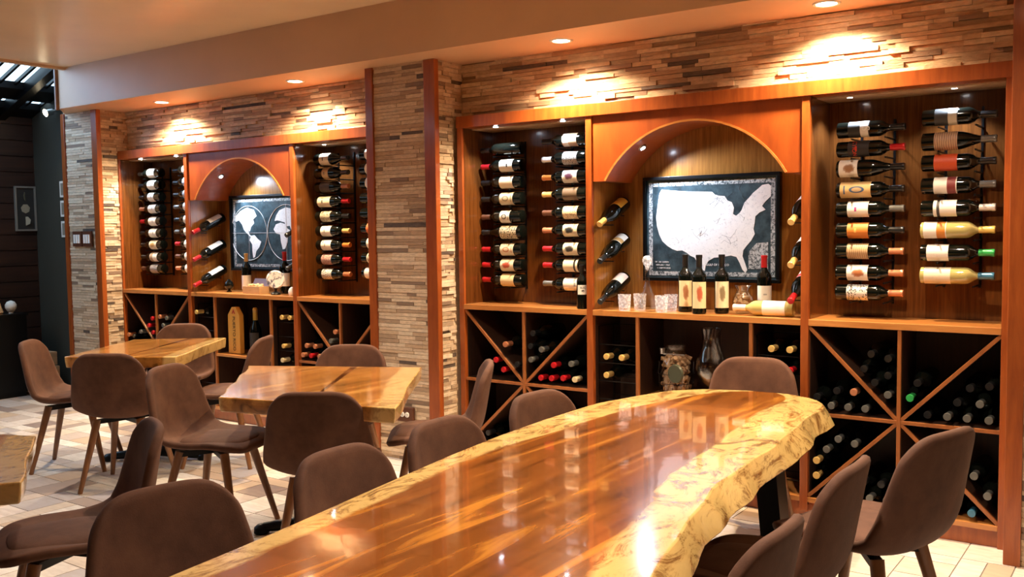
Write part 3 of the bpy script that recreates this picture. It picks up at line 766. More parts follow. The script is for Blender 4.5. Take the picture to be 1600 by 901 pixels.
run_bin([(-3.30, .19, 'black'), (-3.22, .145, 'silver'), (-3.145, .19, 'black'), (-2.80, .145, 'black'), (-2.72, .145, 'black'), (-3.40, .145, 'black'), (-2.93, .145, 'silver')], -3.46, -2.614, 'in lower lattice beside centre column', GB)
def racked(lst, where):
    for x, z, c, d in lst: bottle((x, .304, z), (PI/2, 0, 0), d+', '+where, GB, c, None)
racked([(-2.497, .696, 'gold', 'gold-capped bottle, upper left'), (-2.404, .696, 'gold', 'gold-capped bottle, upper right'), (-2.497, .596, 'gold', 'gold-capped bottle, lower')], 'in rack left of cork jar')
racked([(-1.586, .796, 'gold', 'gold-capped bottle, upper left'), (-1.496, .796, 'gold', 'gold-capped bottle, upper right'), (-1.586, .696, 'red', 'red-capped bottle, lower left'), (-1.496, .696, 'red', 'red-capped bottle, lower right')], 'in rack right of giant glass')
RRu = [(-1.347, .57, 'black'), (-1.304, .547, 'silver'), (-1.23, .547, 'silver'), (-1.150, .547, 'silver'), (-1.202, .61, 'copper'), (-1.276, .61, 'black'), (-1.144, .728, 'black'), (-1.109, .79, 'black'), (-1.072, .70, 'black'),
       (-1.12, .656, 'black'), (-1.04, .622, 'silver'), (-1.031, .76, 'black'), (-.944, .600, 'green'), (-.929, .67, 'black'), (-.88, .547, 'black'), (-.80, .547, 'silver'), (-.722, .547, 'silver'), (-.668, .61, 'silver'),
       (-.69, .67, 'black'), (-.628, .547, 'silver'), (-.61, .69, 'black'), (-.76, .612, 'black')]
run_bin(RRu, -1.407, -.595, 'in upper lattice at far right', GB)
RRl = [(-1.266, .383, 'silver'), (-1.33, .321, 'silver'), (-1.18, .36, 'silver'), (-1.365, .251, 'gold'), (-1.365, .172, 'gold'), (-1.185, .138, 'silver'), (-1.108, .138, 'silver'), (-1.032, .138, 'silver'), (-.79, .138, 'blue'), (-.69, .138, 'blue'),
       (-.69, .30, 'silver'), (-.635, .22, 'silver'), (-1.15, .20, 'black'), (-1.07, .20, 'black'), (-1.28, .14, 'black')]
run_bin(RRl, -1.407, -.595, 'in lower lattice at far right', GB)
LLb = [(-6.618, .70, 'red'), (-6.668, .643, 'red'), (-6.608, .590, 'red'), (-6.536, .735, 'copper'), (-6.42, .723, 'silver'), (-6.475, .66, 'silver'), (-6.527, .62, 'copper'), (-6.94, .576, 'copper'), (-6.856, .570, 'black'), (-6.756, .610, 'silver'), (-6.36, .60, 'red'), (-6.25, .56, 'silver')]
run_bin(LLb, -6.97, -6.124, 'in lattice of far left bay', GB)
racked([(-6.035, .796, 'gold', 'gold-capped bottle')], 'in rack left of yellow wooden box')
racked([(-5.081, .796, 'gold', 'gold-capped bottle, upper left'), (-5.001, .796, 'gold', 'gold-capped bottle, upper right'), (-5.071, .596, 'gold', 'gold-capped bottle, middle'), (-5.085, .496, 'cream', 'cream-capped bottle, lowest')], 'in rack right of yellow wooden box')
LRb = [(-4.537, .72, 'copper'), (-4.839, .61, 'copper'), (-4.755, .61, 'copper'), (-4.88, .547, 'copper'), (-4.795, .547, 'red'), (-4.716, .547, 'copper'), (-4.60, .66, 'silver'), (-4.62, .58, 'copper'), (-4.40, .55, 'red'), (-4.3, .55, 'black')]
run_bin(LRb, -4.917, -4.105, 'in lattice left of centre column', GB)

# ------------------------------------------------------------------ maps
def flat(poly, y, mats, name, parent, thick=.001):
    m = MB(); m.prism(poly, y, y-thick, 'y'); return build(m, name, mats, parent)
m_slate, nt, b = nmat('chart_slate'); n = noise(nt, mapping(nt), 14, 6, .7)
nt.links.new(ramp(nt, n, [(.38, (.018, .035, .045)), (.62, (.06, .105, .13))]), b.inputs['Base Color']); b.inputs['Roughness'].default_value = .35
m_land, nt, b = nmat('chart_land'); n = noise(nt, mapping(nt), 60, 6, .7, 1)
nt.links.new(ramp(nt, n, [(.32, (.55, .60, .63)), (.44, (.88, .91, .93)), (.7, (.95, .97, .98))]), b.inputs['Base Color']); b.inputs['Roughness'].default_value = .35
m_chalk, nt, b = nmat('chart_ornament'); n = noise(nt, mapping(nt), 90, 4, .8)
nt.links.new(ramp(nt, n, [(.42, (.03, .05, .06)), (.55, (.55, .60, .62))], 'LINEAR'), b.inputs['Base Color']); b.inputs['Roughness'].default_value = .4
def chart(x0, x1, z0, z1, name, label):
    root = empty(name, ((x0+x1)/2, .3, (z0+z1)/2)); tag(root, label, 'wall map')
    cx, cz = (x0+x1)/2, (z0+z1)/2
    w, h = (x1-x0)/2, (z1-z0)/2
    m = MB(); f = .018
    for a in (((-w, -h), (w, -h), (w, -h+f), (-w, -h+f)), ((-w, h-f), (w, h-f), (w, h), (-w, h)), ((-w, -h+f), (-w+f, -h+f), (-w+f, h-f), (-w, h-f)), ((w-f, -h+f), (w, -h+f), (w, h-f), (w-f, h-f))):
        m.prism(a, -.032, .0, 'y')
    build(m, 'frame', M['black_metal'], root, bevel=.002)
    m = MB(); m.box(-w+f, w-f, -.014, -.004, -h+f, h-f); build(m, 'chart_sheet', m_slate, root)
    m = MB(); i0, i1 = .030, .052
    for a in (((-w+i0, -h+i0), (w-i0, -h+i0), (w-i0, -h+i1), (-w+i0, -h+i1)), ((-w+i0, h-i1), (w-i0, h-i1), (w-i0, h-i0), (-w+i0, h-i0)), ((-w+i0, -h+i1), (-w+i1, -h+i1), (-w+i1, h-i1), (-w+i0, h-i1)), ((w-i1, -h+i1), (w-i0, -h+i1), (w-i0, h-i1), (w-i1, h-i1))):
        m.prism(a, -.0155, -.0141, 'y')
    build(m, 'ornament_border', m_chalk, root)
    return root, w, h
def px(poly, box):   # image-like outline coordinates to chart coordinates
    (ax, ay), (bx, by), w, h = box
    return [((p-ax)/(bx-ax)*2*w-w, h-(q-ay)/(by-ay)*2*h) for p, q in poly]
root, w, h = chart(-2.41, -1.64, 1.095, 1.66, 'framed_usa_map', 'framed chalk-white map of the United States on dark slate, leaning in arch')
US = [(343, 293), (400, 300), (470, 306), (540, 309), (592, 312), (604, 324), (625, 330), (650, 332), (664, 352), (684, 360), (694, 384), (690, 412), (704, 420), (722, 406), (730, 394), (742, 364), (764, 342), (782, 322), (806, 304),
      (822, 290), (850, 286), (868, 300), (880, 322), (856, 344), (836, 362), (822, 380), (838, 396), (810, 408), (792, 424), (790, 448), (784, 478), (790, 500), (774, 528), (752, 552), (738, 570), (734, 596), (746, 628), (756, 656), (748, 670),
      (734, 656), (720, 624), (706, 600), (680, 594), (656, 598), (630, 602), (600, 604), (574, 618), (560, 640), (556, 664), (538, 656), (522, 628), (506, 604), (486, 596), (470, 584), (446, 572), (420, 574), (396, 566), (372, 552),
      (346, 530), (330, 500), (318, 460), (314, 420), (320, 380), (326, 340), (332, 310)]
box = ((252, 236), (906, 712), w, h)
def poly_mesh(polys, y, mat, name, root, thick=.0012):
    m = MB()
    for p in polys: m.prism(p, y, y-thick, 'y')
    me = m.mesh(name, mat); bm = bmesh.new(); bm.from_mesh(me); bmesh.ops.triangulate(bm, faces=[f for f in bm.faces if len(f.verts) > 4]); bm.to_mesh(me); bm.free()
    return link(name, me, root)
poly_mesh([px(US, box)], -.0142, m_land, 'land_area', root)
poly_mesh([px([(762, 578), (798, 540), (850, 536), (850, 652), (762, 652)], box)], -.0142, m_chalk, 'inset_chart', root)
def txt(body, size, loc, root, mat, rot=(PI/2, 0, 0)):
    me = text_mesh(body, size, 'lettering', .0003); me.materials.clear(); me.materials.append(mat); return link('lettering', me, root, loc, rot)
txt('GULF OF MEXICO', .016, (.045, -.0150, h-(636-236)/(712-236)*2*h), root, m_land)
poly_mesh([px([(305+a, 622+b*14), (378+a*.6, 622+b*14), (378+a*.6, 628+b*14), (305+a, 628+b*14)], box) for b, a in ((0, 0), (1, 8), (2, 14))], -.0142, m_chalk, 'title_lines', root)
# rivers and borders on the land as fine lines
m = MB(); rnd = random.Random(5)
for k in range(26):
    p = Vector((rnd.uniform(-.27, .20), rnd.uniform(-.08, .17)))
    for s in range(4):
        q = p+Vector((rnd.uniform(-.035, .035), rnd.uniform(-.03, .03)))
        m.tube((p.x, -.0156, p.y), (q.x, -.0156, q.y), .0006, seg=4); p = q
build(m, 'river_lines', simple('chart_ink', (.12, .17, .2), .5), root)

root, w, h = chart(-5.95, -5.12, 1.10, 1.67, 'framed_world_map', 'framed two-hemisphere world map on blue slate, in the left arch')
r = .205
for sx in (-1, 1):
    cx = sx*(r+.004)-.0
    m = MB()
    for k in range(48):
        a, b2 = 2*PI*k/48, 2*PI*(k+1)/48
        m.tube((cx+r*math.cos(a), -.016, r*math.sin(a)), (cx+r*math.cos(b2), -.016, r*math.sin(b2)), .0022, seg=5)
    m.tube((cx-r, -.016, 0), (cx+r, -.016, 0), .0012, seg=4); m.tube((cx, -.016, -r), (cx, -.016, r), .0010, seg=4)
    build(m, 'hemisphere_ring', m_land, root)
AM_N = [(-.9, .35), (-.75, .62), (-.45, .82), (-.1, .93), (.3, .85), (.45, .62), (.25, .50), (.30, .36), (.12, .22), (.05, .05), (-.05, .12), (-.02, -.02), (.14, -.12), (.10, -.16), (-.12, .0), (-.28, .12), (-.38, .32), (-.55, .48), (-.75, .42)]
AM_S = [(.12, -.10), (.30, -.08), (.48, -.22), (.66, -.32), (.55, -.52), (.38, -.66), (.30, -.88), (.20, -.92), (.16, -.66), (.16, -.42), (.02, -.26)]
AFR = [(-.55, .30), (-.30, .36), (-.02, .30), (.06, .14), (.20, .08), (.06, -.10), (.04, -.35), (-.10, -.58), (-.22, -.60), (-.30, -.34), (-.34, -.06), (-.56, -.02), (-.68, .12)]
EUR = [(-.62, .42), (-.52, .62), (-.35, .80), (.0, .90), (.40, .82), (.74, .58), (.70, .38), (.58, .30), (.50, .06), (.40, .22), (.28, .05), (.18, .24), (.0, .22), (-.08, .36), (-.34, .42), (-.48, .44)]
AUS = [(.40, -.30), (.56, -.22), (.72, -.30), (.74, -.48), (.60, -.54), (.44, -.48)]
ps = [[(x*r-r-.004, z*r) for x, z in P] for P in (AM_N, AM_S)] + [[(x*r+r+.004, z*r) for x, z in P] for P in (AFR, EUR, AUS)]
for q in ps: poly_mesh([q], -.0142, m_land, 'continent', root)

# ------------------------------------------------------------------ things on the middle shelves
SH = .9466
GD = 'display bottles with picture labels'
ROTL = math.radians(28)
for x, y, lb, d in [(-2.09, .125, ((.72, .60, .36), (.35, .14, .06), 'picture'), 'leftmost of three dark bottles with picture labels standing before US map'),
                   (-1.975, .040, ((.72, .58, .34), (.45, .10, .04), 'picture'), 'middle of three dark bottles, its label with red figure, before US map'),
                   (-1.885, .115, ((.74, .64, .42), (.22, .16, .08), 'picture'), 'rightmost of three dark picture-label bottles before US map')]:
    bottle((x, y, SH), (0, 0, ROTL), d, GD, 'black', lb, z0=.03, z1=.165, half=62, scale=.99)
bottle((-1.70, .215, SH), (0, 0, ROTL), 'upright red-capped bottle with white label behind the cork vase', None, 'red', (WH, (.4, .4, .4), 'plain'), z0=.07, z1=.145, half=70, scale=.97)
bottle((-1.500, .085, SH+.0378), (0, -PI/2, .08), 'pale white-wine bottle lying on shelf against the cork vase', None, 'white', (WH, (.5, .45, .2), 'text'), glass='glass_amber', z0=.04, z1=.15, half=85)
o = bottle((-2.66, .03, SH), (0, 0, .7), 'dark upright bottle with lettered label at right end of left niche shelf', None, 'black', (WH, BK, 'none'), z0=.10, z1=.165, half=60, scale=.80)
for i, (tx, dz) in enumerate((('BLIC', .146), ('IO', .123))):
    me = text_mesh(tx, .020, 'lettering', .0003)
    for v in me.vertices:
        rr = .0382+v.co.z; th = v.co.x/rr; v.co = (rr*math.sin(th), -rr*math.cos(th), v.co.y)
    me.materials.clear(); me.materials.append(M['black_metal']); link('lettering', me, o, (0, 0, dz))

def tumbler(x, y, label):
    m = MB(); m.lathe([(.026, 0), (.0300, .002), (.0345, .075), (.0350, .086), (.0330, .086), (.0310, .03), (.029, .016), (.002, .014)], 12, True, True)
    o = build(m, 'crystal_tumbler', M['glass_frost'], None, (x, y, SH), smooth=False); tag(o, label, 'tumbler', 'crystal tumblers around the decanter'); return o
tumbler(-2.400, .035, 'cut crystal tumbler, leftmost, standing left of the decanter')
tumbler(-2.352, .118, 'cut crystal tumbler just behind left side of the decanter')
tumbler(-2.183, .035, 'cut crystal tumbler standing directly right of the decanter')
tumbler(-2.178, .137, 'cut crystal tumbler nearest the three picture-label bottles')
root = empty('crystal_decanter', (-2.275, .055, SH)); tag(root, 'tall cut crystal decanter with ball stopper among the tumblers', 'decanter')
m = MB(); m.lathe([(.045, 0), (.053, .006), (.055, .02), (.050, .045), (.040, .075), (.026, .11), (.017, .14), (.013, .17), (.012, .205), (.016, .225), (.018, .228), (.013, .226), (.009, .20), (.010, .15), (.030, .085), (.046, .03), (.044, .012), (.002, .010)], 16); build(m, 'body', M['glass_clear'], root, smooth=True)
m = MB(); m.lathe([(.007, .215), (.010, .232), (.012, .238), (.020, .248), (.0255, .263), (.0255, .272), (.020, .286), (.008, .293)], 10); build(m, 'stopper', M['glass_frost'], root, smooth=False)
# vase of corks
def corks_in(root, r, z0, z1, n, seed):
    rnd = random.Random(seed); m = MB()
    for k in range(n):
        a = rnd.uniform(0, 2*PI); rr = r*math.sqrt(rnd.random()); c = Vector((rr*math.cos(a), rr*math.sin(a), rnd.uniform(z0, z1)))
        d = Vector((rnd.uniform(-1, 1), rnd.uniform(-1, 1), rnd.uniform(-1, 1))).normalized()*.019
        m.tube(c-d, c+d, .0105, seg=8)
    o = build(m, 'corks', M['cork'], root); o['kind'] = 'stuff'; return o
def vase(x, y, z, label):
    root = empty('glass_cork_vase', (x, y, z)); tag(root, label, 'vase')
    m = MB(); m.lathe([(.030, 0), (.034, .004), (.050, .035), (.055, .06), (.050, .085), (.034, .105), (.030, .115), (.038, .135), (.044, .142), (.041, .142), (.028, .117), (.047, .083), (.052, .06), (.046, .035), (.030, .009), (.002, .008)], 28)
    build(m, 'vase_body', M['glass_clear'], root, smooth=True); corks_in(root, .028, .03, .085, 46, 3)
vase(-1.79, .157, SH, 'round-bellied clear glass vase filled with corks below the map')
# left shelf
root = empty('decorative_plate', (-5.21, .07, SH)); tag(root, 'round white patterned plate on a small black stand below world map', 'plate')
m_pl, nt, b = nmat('patterned_plate'); n = noise(nt, mapping(nt), 28, 4, .7)
nt.links.new(ramp(nt, n, [(.40, (.10, .10, .16)), (.5, (.80, .78, .78)), (.7, (.9, .88, .88))]), b.inputs['Base Color']); b.inputs['Roughness'].default_value = .25
m = MB(); m.lathe([(.060, -.003), (.066, 0), (.058, .006), (.040, .004), (.002, .003)], 32); o = build(m, 'plate_disc', m_pl, root, (0, -.0, .108), (PI/2, 0, .6), smooth=True)
m = MB(); m.lathe([(.034, 0), (.036, .006), (.030, .014), (.010, .022), (.009, .035), (.014, .045)], 20); build(m, 'stand', M['black_metal'], root, smooth=True)
bottle((-5.235, .18, SH), (0, 0, .6), 'red-capped dark bottle standing behind the round plate', None, 'red', (WH, BK, 'text'), scale=1.0)
bottle((-5.70, .215, SH), (0, 0, .6), 'gold-capped bottle with white label standing at left end of world map', None, 'gold', (WH, BK, 'text'), z0=.02, z1=.13, scale=.95)
root = empty('cork_basket', (-5.46, .10, SH)); tag(root, 'small open-topped wooden box heaped with corks below world map', 'box')
m = MB(); w_, d_, h_, t_ = .092, .045, .052, .005
m.box(-w_, w_, -d_, d_, 0, t_); m.box(-w_, w_, -d_, -d_+t_, t_, h_); m.box(-w_, w_, d_-t_, d_, t_, h_); m.box(-w_, -w_+t_, -d_+t_, d_-t_, t_, h_); m.box(w_-t_, w_, -d_+t_, d_-t_, t_, h_)
build(m, 'box_body', M['crate_wood'], root)
m = MB(); m.box(-w_, w_, 0, .004, 0, .06); build(m, 'raised_lid', M['brown_plastic'], root, (0, d_-.002, h_), (-.5, 0, 0))
rnd = random.Random(8); m = MB()
for k in range(40):
    c = Vector((rnd.uniform(-.07, .07), rnd.uniform(-.028, .028), rnd.uniform(.03, .062))); d = Vector((rnd.uniform(-1, 1), rnd.uniform(-1, 1), rnd.uniform(-.4, .4))).normalized()*.016
    m.tube(c-d, c+d, .009, seg=8)
build(m, 'corks', M['cork'], root)['kind'] = 'stuff'
m = MB(); m.lathe([(.018, 0), (.020, .006), (.008, .012), (.012, .02), (.030, .032), (.036, .052), (.030, .072), (.014, .084), (.010, .094), (.002, .096)], 20)
o = build(m, 'glass_jar', M['glass_dark'], None, (-5.80, .13, SH), smooth=True); tag(o, 'small round dark jar at the left end of the shelf below world map', 'jar')
m = MB(); m.lathe([(.018, 0), (.024, .01), (.026, .03), (.018, .05), (.004, .06)], 16)
o = build(m, 'ceramic_cup', M['plate_white'], None, (-5.03, .06, SH), smooth=True); tag(o, 'small white ceramic piece right of the round plate', 'ornament')

# low shelf, right cabinet: big cork jar, giant glass, papers
LS = .4966
root = empty('cork_jar', (-2.14, .12, LS)); tag(root, 'large wire-caged glass jar of corks with round medallion on low shelf', 'jar')
m = MB(); m.lathe([(.070, 0), (.078, .006), (.082, .06), (.090, .13), (.086, .19), (.060, .235), (.050, .25), (.058, .262), (.058, .275), (.050, .275), (.046, .25), (.080, .18), (.084, .13), (.074, .02), (.002, .008)], 28); build(m, 'jar_body', M['glass_clear'], root, smooth=True)
corks_in(root, .062, .03, .21, 230, 4)
m = MB()
for k in range(12):
    a = 2*PI*k/12; pr = [(.084, 0), (.088, .06), (.095, .13), (.092, .185)]
    for (ra, za), (rb, zb) in zip(pr, pr[1:]): m.tube((ra*math.cos(a), ra*math.sin(a), za), (rb*math.cos(a+.25), rb*math.sin(a+.25), zb), .0014, seg=5)
for zz, rr in ((.03, .087), (.075, .091), (.125, .096)):
    for k in range(24):
        a, b2 = 2*PI*k/24, 2*PI*(k+1)/24; m.tube((rr*math.cos(a), rr*math.sin(a), zz), (rr*math.cos(b2), rr*math.sin(b2), zz), .0014, seg=5)
build(m, 'wire_cage', M['black_metal'], root)
m = MB(); m.tube((.04, -.105, .135), (.043, -.094, .135), .046, .050, 24); build(m, 'medallion', simple('medallion_green', (.05, .055, .035), .35), root, smooth=True)
m = MB(); m.tube((-.06, -.03, .225), (.06, -.03, .225), .004, seg=8); m.tube((-.066, -.03, .225), (-.066, -.03, .255), .012, .016, 10); build(m, 'clasp', M['steel'], root)
root = empty('giant_wine_glass', (-1.935, .10, LS)); tag(root, 'tall bulbous clear glass with narrow waist and flared rim beside cork jar', 'glass')
m = MB(); m.lathe([(.046, 0), (.047, .003), (.012, .010), (.007, .02), (.007, .06), (.016, .072), (.045, .095), (.072, .135), (.080, .170), (.074, .21), (.056, .26), (.046, .30), (.046, .33), (.054, .372), (.0525, .372), (.0445, .33), (.0445, .30), (.054, .26), (.072, .21), (.078, .170), (.070, .137), (.043, .098), (.014, .076), (.002, .074)], 32)
build(m, 'glass_bowl', M['glass_clear'], root, smooth=True)
root = empty('leaning_booklet', (-1.745, .12, LS+.003)); tag(root, 'pair of small booklets leaning against the upright right of the giant glass', 'booklet')
m = MB(); m.box(-.006, .006, -.06, .06, 0, .22); build(m, 'white_booklet', M['paper'], root, (0, 0, 0), (0, .14, 0))
m = MB(); m.box(-.005, .005, -.055, .055, 0, .20); build(m, 'dark_booklet', M['brown_plastic'], root, (-.022, 0, 0), (0, .16, 0))
# left cabinet low shelf: PUERTO RICO box and champagne
root = empty('wooden_bottle_box', (-5.665, .10, LS+.002)); tag(root, 'pointed-top yellow wooden box lettered PUERTO RICO on low shelf', 'wooden box')
m = MB(); m.prism([(-.066, 0), (.066, 0), (.066, .285), (.020, .345), (-.020, .345), (-.066, .285)], -.045, -.005, 'y'); build(m, 'box_body', M['yellow_wood'], root, bevel=.003)
ink = simple('black_ink', (.02, .012, .008), .6)
txt('PUERTO RICO', .040, (.002, -.0460, .148), root, ink, (PI/2, PI/2, 0))
m = MB(); m.prism([(-.020, .295), (.020, .295), (0, .330)], -.0458, -.0452, 'y'); m.prism([(-.007, .295), (.007, .295), (0, .309)], -.0462, -.0458, 'y', 1); build(m, 'emblem', [simple('red_ink', (.45, .03, .02), .5), M['yellow_wood']], root)
bottle((-5.50, .12, LS), (0, 0, 0), 'gold-foiled champagne bottle standing right of yellow box', None, 'gold', (BK, (.5, .5, .5), 'text'), prof='burgundy', scale=1.08)
m = MB(); m.lathe([(.0168, .205), (.0195, .208), (.0165, .24), (.0162, .30), (.0178, .306), (.012, .318), (.002, .319)], 18)
build(m, 'foil_neck', M['gold'], bpy.data.objects[[o.name for o in bpy.data.objects if o.get('label', '').startswith('gold-foiled')][0]], smooth=True)

# ------------------------------------------------------------------ column fittings
root = empty('light_switch', (-7.215, CF-.017, 1.355)); tag(root, 'pair of brown switch plates with white rockers on left stone column', 'light switch')
for dx in (-.072, .072):
    m = MB(); m.box(dx-.066, dx+.066, -.008, .004, -.062, .062); pl = build(m, 'switch_plate', M['brown_plastic'], root, bevel=.003)
    for k in (-1, 0, 1):
        m = MB(); m.box(dx+k*.033-.012, dx+k*.033+.012, -.013, -.007, -.035, .035); build(m, 'rocker', M['white_plastic'], pl)
root = empty('wall_outlet', (-3.765, CF-.017, .285)); tag(root, 'brown double power outlet low on the centre stone column', 'power outlet')
m = MB(); m.box(-.062, .062, -.02, .004, -.045, .045); build(m, 'outlet_box', M['brown_plastic'], root, bevel=.004)
for dx in (-.019, .019):
    m = MB(); m.tube((dx, -.019, 0), (dx, -.024, 0), .0165, .0155, 20); s = build(m, 'socket', M['white_plastic'], root, smooth=True)
    m = MB(); m.box(dx-.006, dx-.004, -.0248, -.0238, -.004, .005); m.box(dx+.004, dx+.006, -.0248, -.0238, -.004, .005); m.tube((dx, -.0248, -.009), (dx, -.0238, -.009), .002, seg=8); build(m, 'slots', M['black_metal'], s)

# ------------------------------------------------------------------ alcove at far left
root = empty('framed_picture', (XL+.012, .02, 1.63)); tag(root, 'tall narrow framed picture of three pale motifs on the dark wall', 'picture')
m = MB()
for a in ((-.095, .095, -.20, -.185), (-.095, .095, .185, .20), (-.095, -.08, -.185, .185), (.08, .095, -.185, .185)): m.box(0, .02, a[0], a[1], a[2], a[3])
build(m, 'frame', simple('grey_frame', (.22, .20, .17), .5), root)
m = MB(); m.box(.001, .008, -.08, .08, -.185, .185); build(m, 'canvas', simple('dark_canvas', (.03, .028, .025), .6), root)
for zz in (-.11, 0, .11):
    m = MB(); m.lathe([(.002, 0), (.03, .001), (.042, .0)], 7); o = build(m, 'motif', simple('pale_motif', (.35, .31, .22), .6), root, (.0095, 0, zz), (0, PI/2, zz*7))
for k, (z, dz) in enumerate(((1.79, .07), (1.62, .07), (1.44, .07))):
    root = empty('small_picture', (-7.98, .118, z)); tag(root, 'small pale framed picture beside left column, %s of three' % ['upper', 'middle', 'lower'][k], 'picture', 'small pictures beside left column')
    m = MB(); m.box(-.06, .06, -.018, 0, -dz, dz); build(m, 'frame', M['paper'], root)
    m = MB(); m.box(-.042, .042, -.0195, -.018, -dz+.018, dz-.018); build(m, 'print', simple('grey_print', (.25, .22, .17), .6), root)
root = empty('wall_spotlight', (-8.0, .03, 2.46)); tag(root, 'small glowing spotlight high on the alcove wall left of the column', 'spotlight')
m = MB(); m.tube((0, .09, .02), (0, .0, 0), .012, seg=10); m.tube((0, .01, 0), (.0, -.05, -.02), .028, .036, 16); build(m, 'lamp_housing', M['steel'], root, smooth=True)
m = MB(); m.tube((0, -.0505, -.02), (0, -.053, -.021), .032, .030, 16); build(m, 'lamp_lens', M['lamp_on'], root)
spot('alcove_beam', (-8.0, -.05, 2.43), 5, WARM, 90, .6, .03, (.15, -.3, -1))
# black console with two ornaments, wooden crate
m = MB(); m.box(-.17, .17, -.42, .42, .04, .70); m.box(-.18, .18, -.43, .43, .70, .72); m.box(-.15, .15, -.40, .40, 0, .04)
o = build(m, 'console_cabinet', M['black_metal'], None, (-8.29, -.62, 0)); tag(o, 'black low console cabinet against the dark wall at left', 'cabinet')
root = empty('stepped_crate', (-8.13, -.08, 0)); tag(root, 'pale wooden crate of three stacked boards standing by the dark wall', 'crate')
for k in range(3):
    m = MB(); e = .012*k; m.box(-.13+e, .13-e, -.11+e, .11-e, k*.125+.002, k*.125+.118); build(m, 'crate_tier', M['crate_wood'], root, bevel=.004)
for k, (x, y, s, lb) in enumerate(((-8.27, -.36, 1.0, 'pale cone-shaped ornament on the black console'), (-8.22, -.28, 1.0, 'round pale ornament at the right end of the black console'))):
    m = MB()
    if k == 0: m.lathe([(.03, 0), (.04, .01), (.025, .05), (.012, .10), (.004, .12)], 16)
    else: m.lathe([(.02, 0), (.018, .012), (.03, .02), (.046, .05), (.046, .075), (.03, .10), (.004, .11)], 20)
    o = build(m, 'ornament', M['cork'] if k == 0 else M['paper'], None, (x, y, .72), smooth=True); tag(o, lb, 'ornament')

# ------------------------------------------------------------------ tables
def slab_table(left, right, ztop, zbot, inset, mat, name, label, parts=True, bottom_l=None, bottom_r=None):
    """left/right: matched outline points along the slab; rows across"""
    n = len(left); K = 16
    vs, uv, fs = [], [], []
    def row(l, r, z, sh): return [(l[0]+(r[0]-l[0])*t/K, l[1]+(r[1]-l[1])*t/K, z) for t in range(K+1)]
    xs = sum(p[0] for p in left+right)/(2*n); ys = sum(p[1] for p in left+right)/(2*n)
    for i in range(n):
        for t, p in enumerate(row(left[i], right[i], ztop, 0)): vs.append(p); uv.append((t/K, i/(n-1)))
    for i in range(n-1):
        for t in range(K): a = i*(K+1)+t; fs.append((a, a+1, a+K+2, a+K+1))
    bl = bottom_l or left; br = bottom_r or right
    o = len(vs)
    for i in range(n):
        for t, p in enumerate(row(bl[i], br[i], zbot, 0)): vs.append(p); uv.append((t/K, i/(n-1)))
    for i in range(n-1):
        for t in range(K): a = o+i*(K+1)+t; fs.append((a+K+1, a+K+2, a+1, a))
    ring = [t for t in range(K+1)] + [i*(K+1)+K for i in range(1, n)] + [(n-1)*(K+1)+t for t in range(K-1, -1, -1)] + [i*(K+1) for i in range(n-2, 0, -1)]
    # mid ring for a bulged live edge
    mid = []
    rnd = random.Random(len(label))
    for a in ring:
        p, q = Vector(vs[a]), Vector(vs[a+o]); c = (p*.5+q*.5); dirv = Vector((c.x-xs, c.y-ys, 0)).normalized()
        c += dirv*((.006+.004*math.sin(c.y*31)+rnd.uniform(0, .002)) if 'long' in label else .002); mid.append(len(vs)); vs.append(tuple(c)); uv.append(uv[a])
    L = len(ring)
    for i in range(L):
        j = (i+1) % L; fs.append((ring[i], mid[i], mid[j], ring[j])); fs.append((mid[i], ring[i]+o, ring[j]+o, mid[j]))
    vs = [(v[0]-xs, v[1]-ys, v[2]) for v in vs]
    me = bpy.data.meshes.new('table_top'); me.from_pydata(vs, [], fs); me.materials.append(mat)
    ul = me.uv_layers.new(name='UV')
    for p in me.polygons:
        for li in p.loop_indices: ul.data[li].uv = uv[me.loops[li].vertex_index]
    bm = bmesh.new(); bm.from_mesh(me); bmesh.ops.recalc_face_normals(bm, faces=bm.faces); bm.to_mesh(me); bm.free()
    root = empty(name, (xs, ys, 0)); tag(root, label, 'table')
    me.polygons.foreach_set('use_smooth', [True]*len(me.polygons)); me.set_sharp_from_angle(angle=math.radians(42))
    o = link('table_top', me, root); bv = o.modifiers.new('bevel', 'BEVEL'); bv.width = .006; bv.segments = 3; bv.limit_method = 'ANGLE'; bv.angle_limit = math.radians(35)
    return root, xs, ys
def resample(pts, n):
    P = [Vector(p) for p in pts]; d = [0]
    for a, b2 in zip(P, P[1:]): d.append(d[-1]+(b2-a).length)
    out = []
    for k in range(n):
        s = d[-1]*k/(n-1); i = max(j for j in range(len(d)) if d[j] <= s+1e-9); i = min(i, len(P)-2)
        t = (s-d[i])/(d[i+1]-d[i]); q = P[i].lerp(P[i+1], t); out.append((q.x, q.y))
    return out
TZ = .70
left = [(-1.55, -4.1), (-1.60, -3.6), (-1.635, -3.29), (-1.655, -3.12), (-1.677, -2.96), (-1.726, -2.66), (-1.797, -2.20), (-1.832, -1.89), (-1.85, -1.59), (-1.85, -1.22), (-1.787, -.968), (-1.729, -.80), (-1.627, -.70), (-1.46, -.64)]
right = [(-.60, -4.1), (-.64, -3.6), (-.70, -3.2), (-.80, -2.86), (-.82, -2.757), (-.88, -2.59), (-.933, -2.338), (-.969, -2.124), (-1.008, -1.734), (-1.03, -1.477), (-1.055, -1.10), (-1.085, -.80), (-1.16, -.69), (-1.30, -.632)]
NR = 60
lf, rg = resample(left, NR), resample(right, NR)
